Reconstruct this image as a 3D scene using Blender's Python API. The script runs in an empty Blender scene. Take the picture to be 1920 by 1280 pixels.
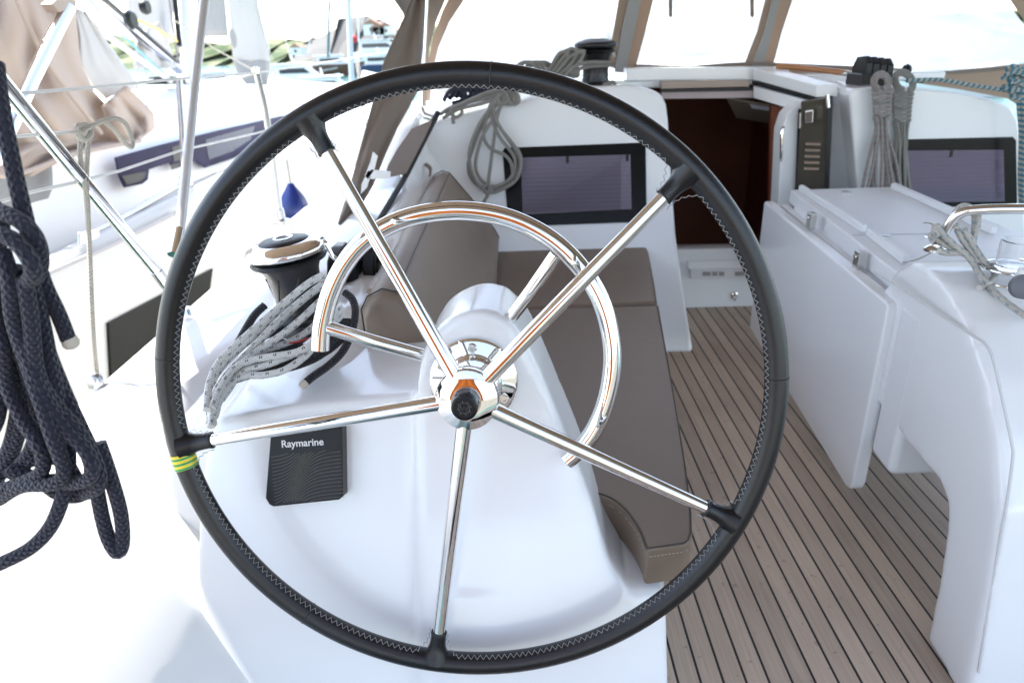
import bpy, bmesh, math, random
import numpy as np
from mathutils import Vector, Matrix
R=math.radians; PI=math.pi
rnd=random.Random(4)
sc=bpy.context.scene; COL=sc.collection
# ---------------------------------------------------------------- camera
F=1300.0; CAMZ=1.25
Yc=np.array([-5/F,(72-640)/F,1.0]); Yc/=np.linalg.norm(Yc)
_h=np.array([math.cos(R(1.8)),-math.sin(R(1.8)),0.0])
Zc=np.cross(_h,Yc); Zc=Zc if Zc[1]<0 else -Zc; Zc/=np.linalg.norm(Zc)
Xc=np.cross(Yc,Zc); MW=np.array([Xc,Yc,Zc]); C0=np.array([0,0,CAMZ])
cam=bpy.data.cameras.new('camera'); co=bpy.data.objects.new('camera',cam); COL.objects.link(co)
cam.sensor_width=36; cam.lens=36*F/1920; cam.clip_start=0.02; cam.clip_end=6000
mat4=Matrix.Identity(4)
for i in range(3):
    mat4[i][0]=MW[i][0]; mat4[i][1]=-MW[i][1]; mat4[i][2]=-MW[i][2]; mat4[i][3]=C0[i]
co.matrix_world=mat4; sc.camera=co
cam.dof.use_dof=True; cam.dof.focus_distance=1.12; cam.dof.aperture_fstop=5.0
# ---------------------------------------------------------------- light
SUN_EL,SUN_AZ=R(58),R(-62)      # azimuth from +Y (bow) towards +X
w=bpy.data.worlds.new('World'); sc.world=w; w.use_nodes=True
nt=w.node_tree; bg=nt.nodes['Background']; sky=nt.nodes.new('ShaderNodeTexSky')
sky.sky_type='NISHITA'; sky.sun_disc=False; sky.sun_elevation=SUN_EL; sky.sun_rotation=SUN_AZ
sky.altitude=0; sky.air_density=1.0; sky.dust_density=.6
hs=nt.nodes.new('ShaderNodeHueSaturation'); hs.inputs['Saturation'].default_value=.70; nt.links.new(sky.outputs[0],hs.inputs['Color']); nt.links.new(hs.outputs[0],bg.inputs[0]); bg.inputs[1].default_value=0.15
sd=bpy.data.lights.new('sun','SUN'); sd.energy=4.2; sd.angle=R(0.5); sd.color=(1,.95,.87)
so=bpy.data.objects.new('sun',sd); COL.objects.link(so)
sv=Vector((math.sin(SUN_AZ)*math.cos(SUN_EL),math.cos(SUN_AZ)*math.cos(SUN_EL),math.sin(SUN_EL)))
so.rotation_euler=sv.to_track_quat('Z','Y').to_euler()
sc.view_settings.view_transform='Standard'; sc.view_settings.look='None'
sc.view_settings.exposure=1.97; sc.view_settings.gamma=1
sc.render.resolution_x=1024; sc.render.resolution_y=682
sc.cycles.max_bounces=10; sc.cycles.transparent_max_bounces=16
# ---------------------------------------------------------------- helpers
def P(x,y,X=None,Y=None,Z=None,pl=None):
    """a point of the place seen at photo pixel x,y, at the stated X, Y, Z or plane (point, normal)"""
    d=MW@np.array([(x-960)/F,(y-640)/F,1.0])
    if X is not None: t=X/d[0]
    elif Y is not None: t=Y/d[1]
    elif Z is not None: t=(Z-CAMZ)/d[2]
    else: t=((pl[0]-C0)@pl[1])/(d@pl[1])
    return C0+t*d
def V(p): return Vector([float(a) for a in p])
class MB:
    def __init__(s): s.v=[];s.f=[];s.uv=[]
    def face(s,idx,uvs=None): s.f.append(idx); s.uv.append(uvs or [(0,0)]*len(idx))
    def quad(s,a,b,c,d):
        n=len(s.v); s.v+= [tuple(a),tuple(b),tuple(c),tuple(d)]; s.face([n,n+1,n+2,n+3],[(0,0),(1,0),(1,1),(0,1)])
    def prism(s,poly,vec):
        poly=[V(p) for p in poly]; vec=V(vec); n=len(poly); b=len(s.v)
        s.v+=[tuple(p) for p in poly]+[tuple(p+vec) for p in poly]
        nrm=sum(((poly[i]-poly[0]).cross(poly[(i+1)%n]-poly[0]) for i in range(n)),Vector())
        flip=nrm.dot(vec)<0
        fr=list(range(b,b+n)); bk=list(range(b+n,b+2*n))
        if flip: s.face(fr); s.face(bk[::-1])
        else: s.face(fr[::-1]); s.face(bk)
        for i in range(n):
            j=(i+1)%n; q=[b+i,b+j,b+n+j,b+n+i]
            s.face(q[::-1] if flip else q)
        return s
    def loft(s,secs,closed_sec=True,caps=True):
        n=len(secs[0]); b=len(s.v)
        for q in secs: s.v+=[tuple(float(a) for a in p) for p in q]
        for k in range(len(secs)-1):
            for i in range(n if closed_sec else n-1):
                j=(i+1)%n
                s.face([b+k*n+i,b+k*n+j,b+(k+1)*n+j,b+(k+1)*n+i])
        if caps and closed_sec:
            s.face([b+i for i in range(n)][::-1]); s.face([b+(len(secs)-1)*n+i for i in range(n)])
        return s
    def box(s,c,size,rot=None):
        c=V(c); x,y,z=[a/2 for a in size]; m=rot or Matrix.Identity(3)
        pts=[c+m@Vector((sx*x,sy*y,sz*z)) for sx,sy,sz in [(-1,-1,-1),(1,-1,-1),(1,1,-1),(-1,1,-1),(-1,-1,1),(1,-1,1),(1,1,1),(-1,1,1)]]
        b=len(s.v); s.v+=[tuple(p) for p in pts]
        for q in [(3,2,1,0),(4,5,6,7),(0,1,5,4),(1,2,6,5),(2,3,7,6),(3,0,4,7)]: s.face([b+i for i in q])
        return s
    def tube(s,pts,r,seg=10,closed=False,smooth=0,caps=True,flat=1.0):
        pts=[V(p) for p in pts]; rad=r if isinstance(r,(list,tuple)) else [r]*len(pts)
        if smooth:
            n=len(pts); o=[];ro=[]
            rng=range(n if closed else n-1)
            for i in rng:
                g=lambda k:(pts[k%n] if closed else pts[max(0,min(n-1,k))])
                p0,p1,p2,p3=g(i-1),g(i),g(i+1),g(i+2)
                for q in range(smooth):
                    t=q/smooth
                    o.append(.5*((2*p1)+(-p0+p2)*t+(2*p0-5*p1+4*p2-p3)*t*t+(-p0+3*p1-3*p2+p3)*t**3))
                    ro.append(rad[i]*(1-t)+rad[(i+1)%n]*t)
            if not closed: o.append(pts[-1]); ro.append(rad[-1])
            pts,rad=o,ro
        n=len(pts); tan=[]
        for i in range(n):
            a=pts[(i-1)%n] if (closed or i>0) else pts[i]; b_=pts[(i+1)%n] if (closed or i<n-1) else pts[i]
            t=(b_-a); tan.append(t.normalized() if t.length>1e-9 else (tan[-1] if tan else Vector((0,0,1))))
        u=tan[0].orthogonal().normalized(); us=[u]
        for i in range(1,n):
            ax=tan[i-1].cross(tan[i]); 
            if ax.length>1e-8: u=Matrix.Rotation(tan[i-1].angle(tan[i]),3,ax.normalized())@u
            u=(u-tan[i]*u.dot(tan[i])).normalized(); us.append(u)
        b=len(s.v); L=[0]
        for i in range(1,n): L.append(L[-1]+(pts[i]-pts[i-1]).length)
        for i in range(n):
            w_=tan[i].cross(us[i])
            for k in range(seg):
                a=2*PI*k/seg; s.v.append(tuple(pts[i]+(us[i]*math.cos(a)+w_*math.sin(a)*flat)*rad[i]))
        tot=L[-1]+(pts[0]-pts[-1]).length
        for i in range(n if closed else n-1):
            j=(i+1)%n; l1=L[i]; l2=L[j] if j else tot
            for k in range(seg):
                m=(k+1)%seg
                s.face([b+i*seg+k,b+i*seg+m,b+j*seg+m,b+j*seg+k],[(l1,k/seg),(l1,(k+1)/seg),(l2,(k+1)/seg),(l2,k/seg)])
        if caps and not closed:
            s.face([b+k for k in range(seg)][::-1],[(.0175,.6)]*seg); s.face([b+(n-1)*seg+k for k in range(seg)],[(.0175,.6)]*seg)
        return s
    def lathe(s,prof,c,axis=(0,0,1),seg=40):
        ax=V(axis).normalized(); u=ax.orthogonal().normalized(); w_=ax.cross(u); c=V(c); b=len(s.v)
        for r_,h in prof:
            for k in range(seg):
                a=2*PI*k/seg; s.v.append(tuple(c+ax*h+(u*math.cos(a)+w_*math.sin(a))*max(r_,1e-5)))
        for i in range(len(prof)-1):
            for k in range(seg):
                m=(k+1)%seg; s.face([b+i*seg+k,b+i*seg+m,b+(i+1)*seg+m,b+(i+1)*seg+k])
        s.face([b+k for k in range(seg)][::-1]); s.face([b+(len(prof)-1)*seg+k for k in range(seg)])
        return s
    def build(s,name,m,parent=None,bevel=0,seg=3,angle=40,remesh=0,smooth_it=0,solid=0,label=None,sub=0):
        me=bpy.data.meshes.new(name); me.from_pydata(s.v,[],s.f)
        uv=me.uv_layers.new(name='UVMap'); flat=[c for f in s.uv for q in f for c in q]
        if len(flat)==2*len(me.loops): uv.data.foreach_set('uv',flat)
        me.validate(); me.update()
        me.polygons.foreach_set('use_smooth',[True]*len(me.polygons))
        bm=bmesh.new(); bm.from_mesh(me)
        if not solid: bmesh.ops.recalc_face_normals(bm,faces=bm.faces)
        bm.to_mesh(me); bm.free()
        if not remesh and not sub: me.set_sharp_from_angle(angle=R(angle))
        o=bpy.data.objects.new(name,me); COL.objects.link(o); me.materials.append(m)
        if parent is not None: o.parent=parent
        if remesh:
            md=o.modifiers.new('remesh','REMESH'); md.mode='VOXEL'; md.voxel_size=remesh; md.use_smooth_shade=True
            if smooth_it:
                sm=o.modifiers.new('smooth','SMOOTH'); sm.factor=.5; sm.iterations=smooth_it
        if solid:
            md=o.modifiers.new('solid','SOLIDIFY'); md.thickness=solid; md.offset=0
        if sub:
            md=o.modifiers.new('sub','SUBSURF'); md.levels=sub; md.render_levels=sub
        if bevel:
            md=o.modifiers.new('bevel','BEVEL'); md.width=bevel; md.segments=seg; md.limit_method='ANGLE'; md.angle_limit=R(angle); md.harden_normals=True
        if label: o['label']=label
        return o
def tag(o,label=None,cat=None,group=None,kind=None):
    if label:o['label']=label
    if cat:o['category']=cat
    if group:o['group']=group
    if kind:o['kind']=kind
    return o
def thing(name,label,cat,loc=(0,0,0),group=None):
    # parts are built in world coordinates; the Empty stays at the origin of the boat unless given
    o=bpy.data.objects.new(name,None); COL.objects.link(o); o.empty_display_size=.1
    return tag(o,label,cat,group)
# ---------------------------------------------------------------- materials
def mat(name,col,rough=.5,metal=0,coat=0,noise=0,nscale=8,bump=0,bscale=60,spec=.5,trans=0,sheen=0):
    m=bpy.data.materials.new(name); m.use_nodes=True; n=m.node_tree.nodes; l=m.node_tree.links; b=n['Principled BSDF']
    b.inputs['Base Color'].default_value=(*col,1); b.inputs['Roughness'].default_value=rough; b.inputs['Metallic'].default_value=metal
    b.inputs['Coat Weight'].default_value=coat; b.inputs['Coat Roughness'].default_value=.06; b.inputs['Specular IOR Level'].default_value=spec
    b.inputs['Transmission Weight'].default_value=trans; b.inputs['Sheen Weight'].default_value=sheen
    tc=n.new('ShaderNodeTexCoord')
    if noise:
        t=n.new('ShaderNodeTexNoise'); t.inputs['Scale'].default_value=nscale; t.inputs['Detail'].default_value=5; l.new(tc.outputs['Object'],t.inputs['Vector'])
        mx=n.new('ShaderNodeMixRGB'); mx.inputs[1].default_value=(*[c*(1-noise) for c in col],1); mx.inputs[2].default_value=(*[min(1,c*(1+noise*.6)) for c in col],1)
        l.new(t.outputs['Fac'],mx.inputs[0]); l.new(mx.outputs[0],b.inputs['Base Color'])
    if bump:
        t=n.new('ShaderNodeTexNoise'); t.inputs['Scale'].default_value=bscale; t.inputs['Detail'].default_value=4; l.new(tc.outputs['Object'],t.inputs['Vector'])
        bp=n.new('ShaderNodeBump'); bp.inputs['Strength'].default_value=bump; bp.inputs['Distance'].default_value=.01; l.new(t.outputs['Fac'],bp.inputs['Height']); l.new(bp.outputs[0],b.inputs['Normal'])
    return m
def math_n(n,l,op,a,b=None,c=None):
    x=n.new('ShaderNodeMath'); x.operation=op
    for i,v in enumerate((a,b,c)):
        if v is None: continue
        if isinstance(v,(int,float)): x.inputs[i].default_value=v
        else: l.new(v,x.inputs[i])
    return x.outputs[0]
def rope_mat(name,col,fleck=None,pitch=.011,strands=8,fleckp=.03,fleckw=.22,bumpd=.0012,spiral=False,rough=.75):
    m=bpy.data.materials.new(name); m.use_nodes=True; n=m.node_tree.nodes; l=m.node_tree.links; b=n['Principled BSDF']
    b.inputs['Roughness'].default_value=rough; b.inputs['Sheen Weight'].default_value=.15
    uv=n.new('ShaderNodeUVMap'); sp=n.new('ShaderNodeSeparateXYZ'); l.new(uv.outputs[0],sp.inputs[0]); u,v=sp.outputs[0],sp.outputs[1]
    M=lambda *a: math_n(n,l,*a)
    a=M('MULTIPLY',u,2*PI/pitch); c=M('MULTIPLY',v,2*PI*strands/2)
    h=M('MAXIMUM',M('SINE',M('ADD',a,c)),M('SINE',M('SUBTRACT',a,c)))
    bp=n.new('ShaderNodeBump'); bp.inputs['Strength'].default_value=1; bp.inputs['Distance'].default_value=bumpd; l.new(h,bp.inputs['Height']); l.new(bp.outputs[0],b.inputs['Normal'])
    tc=n.new('ShaderNodeTexCoord'); t=n.new('ShaderNodeTexNoise'); t.inputs['Scale'].default_value=25; l.new(tc.outputs['Object'],t.inputs['Vector'])
    mx=n.new('ShaderNodeMixRGB'); mx.inputs[1].default_value=(*[k*.75 for k in col],1); mx.inputs[2].default_value=(*[min(1,k*1.15) for k in col],1); l.new(t.outputs['Fac'],mx.inputs[0])
    out=mx.outputs[0]
    if fleck:
        if spiral:
            fr=M('FRACT',M('ADD',M('MULTIPLY',u,1/fleckp),M('MULTIPLY',v,1)))
            msk=M('LESS_THAN',fr,fleckw)
        else:
            vs=M('MULTIPLY',v,4); cell=M('FLOOR',vs)
            fu=M('FRACT',M('ADD',M('MULTIPLY',u,1/fleckp),M('MULTIPLY',cell,.37)))
            fv=M('FRACT',vs)
            d1=M('LESS_THAN',fu,fleckw); d2=M('LESS_THAN',fv,.45); 
            gap=M('GREATER_THAN',M('ABSOLUTE',M('SUBTRACT',fu,fleckw/2)),fleckw*.16)
            msk=M('MULTIPLY',M('MULTIPLY',d1,d2),gap)
        m2=n.new('ShaderNodeMixRGB'); l.new(msk,m2.inputs[0]); l.new(out,m2.inputs[1]); m2.inputs[2].default_value=(*fleck,1); out=m2.outputs[0]
    l.new(out,b.inputs['Base Color'])
    return m
gel=mat('gelcoat',(.80,.81,.82),.22,coat=.35,noise=.03,nscale=3,bump=.02,bscale=6)
def marks(m):
    n=m.node_tree.nodes; l=m.node_tree.links; b=n['Principled BSDF']; tc=n.new('ShaderNodeTexCoord')
    mp=n.new('ShaderNodeMapping'); mp.inputs['Scale'].default_value=(9,9,2.2); l.new(tc.outputs['Object'],mp.inputs[0])
    t=n.new('ShaderNodeTexNoise'); t.inputs['Scale'].default_value=1.6; t.inputs['Detail'].default_value=9; t.inputs['Roughness'].default_value=.7; l.new(mp.outputs[0],t.inputs['Vector'])
    r_=n.new('ShaderNodeMapRange'); r_.inputs[1].default_value=.35; r_.inputs[2].default_value=.7; r_.inputs[3].default_value=.15; r_.inputs[4].default_value=.22; l.new(t.outputs['Fac'],r_.inputs[0]); l.new(r_.outputs[0],b.inputs['Roughness'])
    b.inputs['Coat Weight'].default_value=.3
marks(gel)
gel2=mat('gelcoat_satin',(.76,.77,.78),.4,noise=.04,nscale=5)
nonskid=mat('deck_nonskid',(.80,.80,.79),.6,noise=.03,nscale=20,bump=.15,bscale=400)
steel=mat('polished_steel',(.86,.85,.83),.05,1,noise=.03,nscale=12)
steel2=mat('brushed_steel',(.62,.61,.59),.25,1,noise=.1,nscale=20)
leather=mat('black_leather',(.006,.0065,.008),.27,coat=.0,noise=.35,nscale=14,bump=.14,bscale=420,spec=.5)
leather2=mat('black_leather_edge',(.01,.011,.013),.5,noise=.2,bump=.3,bscale=300)
thread=mat('grey_thread',(.36,.36,.36),.8,noise=.2,nscale=90)
vinyl=mat('brown_vinyl',(.20,.152,.112),.42,noise=.10,nscale=4,bump=.3,bscale=6,spec=.45)
vinyl2=mat('brown_vinyl_side',(.21,.162,.122),.45,noise=.10,nscale=4,bump=.35,bscale=7)
piping=mat('seam_dark',(.05,.042,.035),.6,noise=.2)
stitchm=mat('pale_stitch',(.5,.46,.4),.8,noise=.2)
blackp=mat('black_plastic',(.008,.009,.011),.35,noise=.2,nscale=30,bump=.05,bscale=90,spec=.3)
blackm=mat('black_satin',(.014,.0145,.016),.3,noise=.25,nscale=20,spec=.4)
rubber=mat('dark_rubber',(.02,.02,.02),.7,noise=.2)
canvas=mat('tan_canvas',(.34,.26,.20),.85,noise=.12,nscale=9,bump=.25,bscale=12,sheen=.1)
canvas_dk=mat('tan_canvas_lining',(.22,.18,.15),.9,noise=.12,nscale=7,bump=.25,bscale=10)
greycan=mat('grey_canvas',(.30,.295,.285),.85,noise=.1,nscale=6,bump=.2,bscale=8)
sailm=mat('white_sailcloth',(.52,.515,.50),.8,noise=.06,nscale=3,bump=.2,bscale=4)
mahog=mat('dark_mahogany',(.24,.06,.025),.35,noise=.3,nscale=5)
cabinin=mat('cabin_dark',(.24,.07,.035),.6,noise=.3,nscale=4)
lining=mat('cabin_lining',(.30,.25,.2),.7,noise=.1)
wood=mat('varnished_wood',(.42,.17,.06),.25,coat=.6,noise=.3,nscale=10)
tanplast=mat('tan_plastic',(.33,.25,.2),.4,noise=.1)
bluem=mat('blue_fender',(.006,.02,.14),.3,noise=.3,nscale=8)
whitep=mat('white_plastic',(.72,.72,.72),.35,noise=.03)
teal=mat('pale_blue_tarp',(.35,.6,.7),.7,noise=.1)
redm=mat('red_cloth',(.5,.03,.03),.6,noise=.1)
darkglass=mat('dark_window',(.03,.035,.05),.06,noise=.5,nscale=2,spec=.8)
navy=rope_mat('navy_rope',(.006,.0085,.028),pitch=.0095,strands=12,bumpd=.0018)
blackr=rope_mat('black_rope',(.008,.009,.014),pitch=.008,strands=10)
whiter=rope_mat('white_rope_black_fleck',(.66,.66,.64),(.02,.02,.02),pitch=.006,strands=10,fleckp=.026,fleckw=.2,bumpd=.0007)
greyr=rope_mat('grey_rope',(.23,.22,.20),pitch=.007,strands=10,bumpd=.0008)
greyred=rope_mat('grey_rope_red_fleck',(.27,.26,.25),(.25,.05,.05),pitch=.007,strands=10,fleckp=.025,fleckw=.3,bumpd=.0008)
greyblue=rope_mat('pale_rope_blue_fleck',(.50,.48,.44),(.05,.22,.32),pitch=.006,strands=10,fleckp=.024,fleckw=.25,bumpd=.0008)
tealr=rope_mat('teal_striped_rope',(.45,.42,.36),(.03,.17,.24),pitch=.008,strands=10,fleckp=.022,fleckw=.5,spiral=True)
cream=rope_mat('cream_rope',(.55,.50,.42),pitch=.008,strands=10)
def translucent(m,k):
    n=m.node_tree.nodes; l=m.node_tree.links; b=n['Principled BSDF']; out=[x for x in n if x.type=='OUTPUT_MATERIAL'][0]
    t=n.new('ShaderNodeBsdfTranslucent'); c=b.inputs['Base Color'].default_value; t.inputs[0].default_value=(min(1,c[0]*1.9),min(1,c[1]*1.7),min(1,c[2]*1.5),1)
    mx=n.new('ShaderNodeMixShader'); mx.inputs[0].default_value=k; l.new(b.outputs[0],mx.inputs[1]); l.new(t.outputs[0],mx.inputs[2]); l.new(mx.outputs[0],out.inputs[0])
translucent(canvas,.16); translucent(canvas_dk,.05); translucent(sailm,.12); canvas_nb=mat('pale_tan_canvas',(.46,.37,.31),.85,noise=.1,nscale=4,bump=.3,bscale=6)
# teak with black caulking
def teak_mat():
    m=bpy.data.materials.new('teak'); m.use_nodes=True; n=m.node_tree.nodes; l=m.node_tree.links; b=n['Principled BSDF']
    tc=n.new('ShaderNodeTexCoord'); sp=n.new('ShaderNodeSeparateXYZ'); l.new(tc.outputs['Object'],sp.inputs[0])
    M=lambda *a: math_n(n,l,*a)
    q=M('DIVIDE',M('ADD',sp.outputs[0],.018),.0475); fr=M('FRACT',q); cell=M('FLOOR',q)
    seam=M('LESS_THAN',fr,.115)
    mp=n.new('ShaderNodeMapping'); mp.inputs['Scale'].default_value=(160,5,1); l.new(tc.outputs['Object'],mp.inputs[0])
    g=n.new('ShaderNodeTexNoise'); g.inputs['Scale'].default_value=1; g.inputs['Detail'].default_value=6; l.new(mp.outputs[0],g.inputs['Vector'])
    wn=n.new('ShaderNodeTexWhiteNoise'); wn.noise_dimensions='1D'; l.new(cell,wn.inputs['W'])
    big=n.new('ShaderNodeTexNoise'); big.inputs['Scale'].default_value=2.2; big.inputs['Detail'].default_value=5; l.new(tc.outputs['Object'],big.inputs['Vector'])
    c1=n.new('ShaderNodeMixRGB'); c1.inputs[1].default_value=(.34,.255,.19,1); c1.inputs[2].default_value=(.56,.445,.35,1); l.new(g.outputs['Fac'],c1.inputs[0])
    c2=n.new('ShaderNodeMixRGB'); c2.blend_type='MULTIPLY'; c2.inputs[0].default_value=1; l.new(c1.outputs[0],c2.inputs[1])
    val=M('ADD',M('MULTIPLY',wn.outputs[0],.32),M('ADD',M('MULTIPLY',big.outputs['Fac'],.7),.55)); cb=n.new('ShaderNodeCombineColor')
    for i in range(3): l.new(val,cb.inputs[i])
    l.new(cb.outputs[0],c2.inputs[2])
    sp2=n.new('ShaderNodeTexNoise'); sp2.inputs['Scale'].default_value=38; sp2.inputs['Detail'].default_value=3; l.new(tc.outputs['Object'],sp2.inputs['Vector'])
    st=n.new('ShaderNodeMixRGB'); l.new(M('MULTIPLY',M('GREATER_THAN',sp2.outputs['Fac'],.68),.35),st.inputs[0]); l.new(c2.outputs[0],st.inputs[1]); st.inputs[2].default_value=(.16,.11,.085,1)
    c3=n.new('ShaderNodeMixRGB'); l.new(seam,c3.inputs[0]); l.new(st.outputs[0],c3.inputs[1]); c3.inputs[2].default_value=(.012,.012,.012,1)
    l.new(c3.outputs[0],b.inputs['Base Color']); b.inputs['Roughness'].default_value=.62
    hh=M('SUBTRACT',M('MULTIPLY',g.outputs['Fac'],.35),seam); bp=n.new('ShaderNodeBump'); bp.inputs['Strength'].default_value=.5; bp.inputs['Distance'].default_value=.0015
    l.new(hh,bp.inputs['Height']); l.new(bp.outputs[0],b.inputs['Normal'])
    return m
teak=teak_mat()
def vinyl_window(name,haze=.35,tint=(.93,.96,1)):
    m=bpy.data.materials.new(name); m.use_nodes=True; n=m.node_tree.nodes; l=m.node_tree.links
    for x in list(n): 
        if x.type!='OUTPUT_MATERIAL': n.remove(x)
    out=[x for x in n if x.type=='OUTPUT_MATERIAL'][0]
    tr=n.new('ShaderNodeBsdfTransparent'); tr.inputs[0].default_value=(*tint,1)
    tl=n.new('ShaderNodeBsdfTranslucent'); tl.inputs[0].default_value=(.85,.87,.9,1)
    df=n.new('ShaderNodeBsdfDiffuse'); df.inputs[0].default_value=(.8,.82,.85,1)
    gl=n.new('ShaderNodeBsdfGlossy'); gl.inputs['Roughness'].default_value=.08
    a=n.new('ShaderNodeAddShader'); mx0=n.new('ShaderNodeMixShader'); mx0.inputs[0].default_value=.5; l.new(tl.outputs[0],mx0.inputs[1]); l.new(df.outputs[0],mx0.inputs[2])
    mx=n.new('ShaderNodeMixShader'); l.new(tr.outputs[0],mx.inputs[1]); l.new(mx0.outputs[0],mx.inputs[2])
    tc=n.new('ShaderNodeTexCoord'); t=n.new('ShaderNodeTexNoise'); t.inputs['Scale'].default_value=3; t.inputs['Detail'].default_value=6; l.new(tc.outputs['Object'],t.inputs['Vector'])
    l.new(math_n(n,l,'MULTIPLY',t.outputs['Fac'],haze*2),mx.inputs[0])
    fr=n.new('ShaderNodeFresnel'); fr.inputs[0].default_value=1.4; m2=n.new('ShaderNodeMixShader'); l.new(fr.outputs[0],m2.inputs[0]); l.new(mx.outputs[0],m2.inputs[1]); l.new(gl.outputs[0],m2.inputs[2])
    bp=n.new('ShaderNodeBump'); bp.inputs['Strength'].default_value=.4; bp.inputs['Distance'].default_value=.02; l.new(t.outputs['Fac'],bp.inputs['Height']); l.new(bp.outputs[0],gl.inputs['Normal'])
    l.new(m2.outputs[0],out.inputs[0]); return m
clearv=vinyl_window('clear_vinyl',.55)
def pane_mat(name,tint):
    m=bpy.data.materials.new(name); m.use_nodes=True; n=m.node_tree.nodes; l=m.node_tree.links
    n.remove(n['Principled BSDF']); out=[x for x in n if x.type=='OUTPUT_MATERIAL'][0]
    tr=n.new('ShaderNodeBsdfTransparent'); tr.inputs[0].default_value=(*tint,1)
    gl=n.new('ShaderNodeBsdfGlossy'); gl.inputs['Roughness'].default_value=.02
    fr=n.new('ShaderNodeFresnel'); fr.inputs[0].default_value=1.5; m2=n.new('ShaderNodeMixShader'); l.new(fr.outputs[0],m2.inputs[0]); l.new(tr.outputs[0],m2.inputs[1]); l.new(gl.outputs[0],m2.inputs[2])
    l.new(m2.outputs[0],out.inputs[0]); return m
pane=pane_mat('tinted_pane',(.78,.745,.82))
smoke=pane_mat('smoked_acrylic',(.30,.27,.24))
def blind_mat():
    m=mat('pleated_blind',(.36,.30,.42),.8); n=m.node_tree.nodes; l=m.node_tree.links; b=n['Principled BSDF']
    tc=n.new('ShaderNodeTexCoord'); sp=n.new('ShaderNodeSeparateXYZ'); l.new(tc.outputs['Object'],sp.inputs[0])
    s_=math_n(n,l,'SINE',math_n(n,l,'MULTIPLY',sp.outputs[2],2*PI/.017)); bp=n.new('ShaderNodeBump'); bp.inputs['Strength'].default_value=1; bp.inputs['Distance'].default_value=.0012
    l.new(s_,bp.inputs['Height']); l.new(bp.outputs[0],b.inputs['Normal']); return m
blind=blind_mat(); blind.node_tree.nodes['Principled BSDF'].inputs['Base Color'].default_value=(.80,.79,.84,1)
glassm=mat('clear_glass',(1,1,1),.0,trans=1,spec=.5)

# ================================================================ own yacht: floor, deck, mouldings
o=MB().box((1.3,1.6,-.01),(2.9,4.2,.02)).build('floor',teak); tag(o,'weathered teak cockpit floor with black caulked seams','floor',kind='structure')
# side deck with rounded gunwale; hull side drops to the water
secs=[]
for y in [-1.2,-.4,.4,1.2,2.0,2.9,4,5.5,7.5,9.5]:
    e=-.90-.03*min(y,3)/3-(.0 if y<4 else -.03*(y-4)**1.6)
    z=.57+.004*y
    secs.append([(e+.02,y,-1.3),(e-.02,y,z-.06),(e-.022,y,z-.02),(e-.01,y,z),(e+.03,y,z+.012),(e+.06,y,z+.006),((e+.09) if y>1.3 else -.835,y,z),(-.82 if y<1.3 else -.64,y,z),(-.80 if y<1.3 else -.6,y,z-.012),(-.47 if y<1.3 else -.5,y,.10 if y<1.3 else .5),(-.45,y,-.05 if y<1.3 else .2),(-.45,y,-.3),(-.45,y,-1.3)])
o=MB().loft(secs).build('deck',gel,bevel=.006); tag(o,'glossy white side deck of the yacht in full sun','deck',kind='structure')
# seat base
moulding=thing('cockpit_moulding','white moulded cockpit coaming and bench base under the brown cushions','cockpit moulding')
b=MB().prism([(-.58,1.06,0),(.255,1.06,0),(.285,1.1,0),(.40,1.8,0),(.56,2.72,0),(-.62,2.9,0)],(0,0,.325)); b.build('bench_base',gel,moulding,bevel=.015)
# coaming, rising forward to the cabin
def csec(y,z1,z2,xt):
    return [(xt+.05,y,.30),(xt-.10,y,.30),(xt-.09,y,.565),(xt-.04,y,z1-.02),(xt,y,z1),(xt*.6-.16,y,z1+.006),(-.395,y,max(z1,z2)+.008),(-.36,y,z2+.004),(-.345,y,z2),(-.30,y,z2-.05),(-.26,y,.40),(-.26,y,.30)]
b=MB().loft([csec(1.13,.60,.60,-.60),csec(1.3,.615,.645,-.60),csec(1.5,.64,.69,-.58),csec(1.75,.70,.70,-.56),csec(2.1,.74,.715,-.53),csec(2.55,.75,.73,-.51),csec(2.72,.80,.74,-.49),csec(2.95,.93,.78,-.45),csec(3.05,.95,.85,-.43),csec(3.4,.97,.90,-.43)])
b.build('coaming',gel,moulding,remesh=.009,smooth_it=12)
b=MB().tube([P(672,470,X=-.42),P(705,424,X=-.42),P(765,323,X=-.40),P(795,262,Y=2.86),P(821,212,Y=2.98)],[.010,.010,.010,.012,.012],8); b.build('rubber_track',rubber,moulding)
for px,q in (((690,545),(700,580)),((797,308),(806,330))):
    a=P(*px,X=-.36); c_=P(*q,X=-.33)
    MB().tube([a,(a+c_)/2+np.array([.012,0,.005]),c_],.008,6,smooth=4,flat=.3).build('canvas_tab',canvas,moulding)

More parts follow.
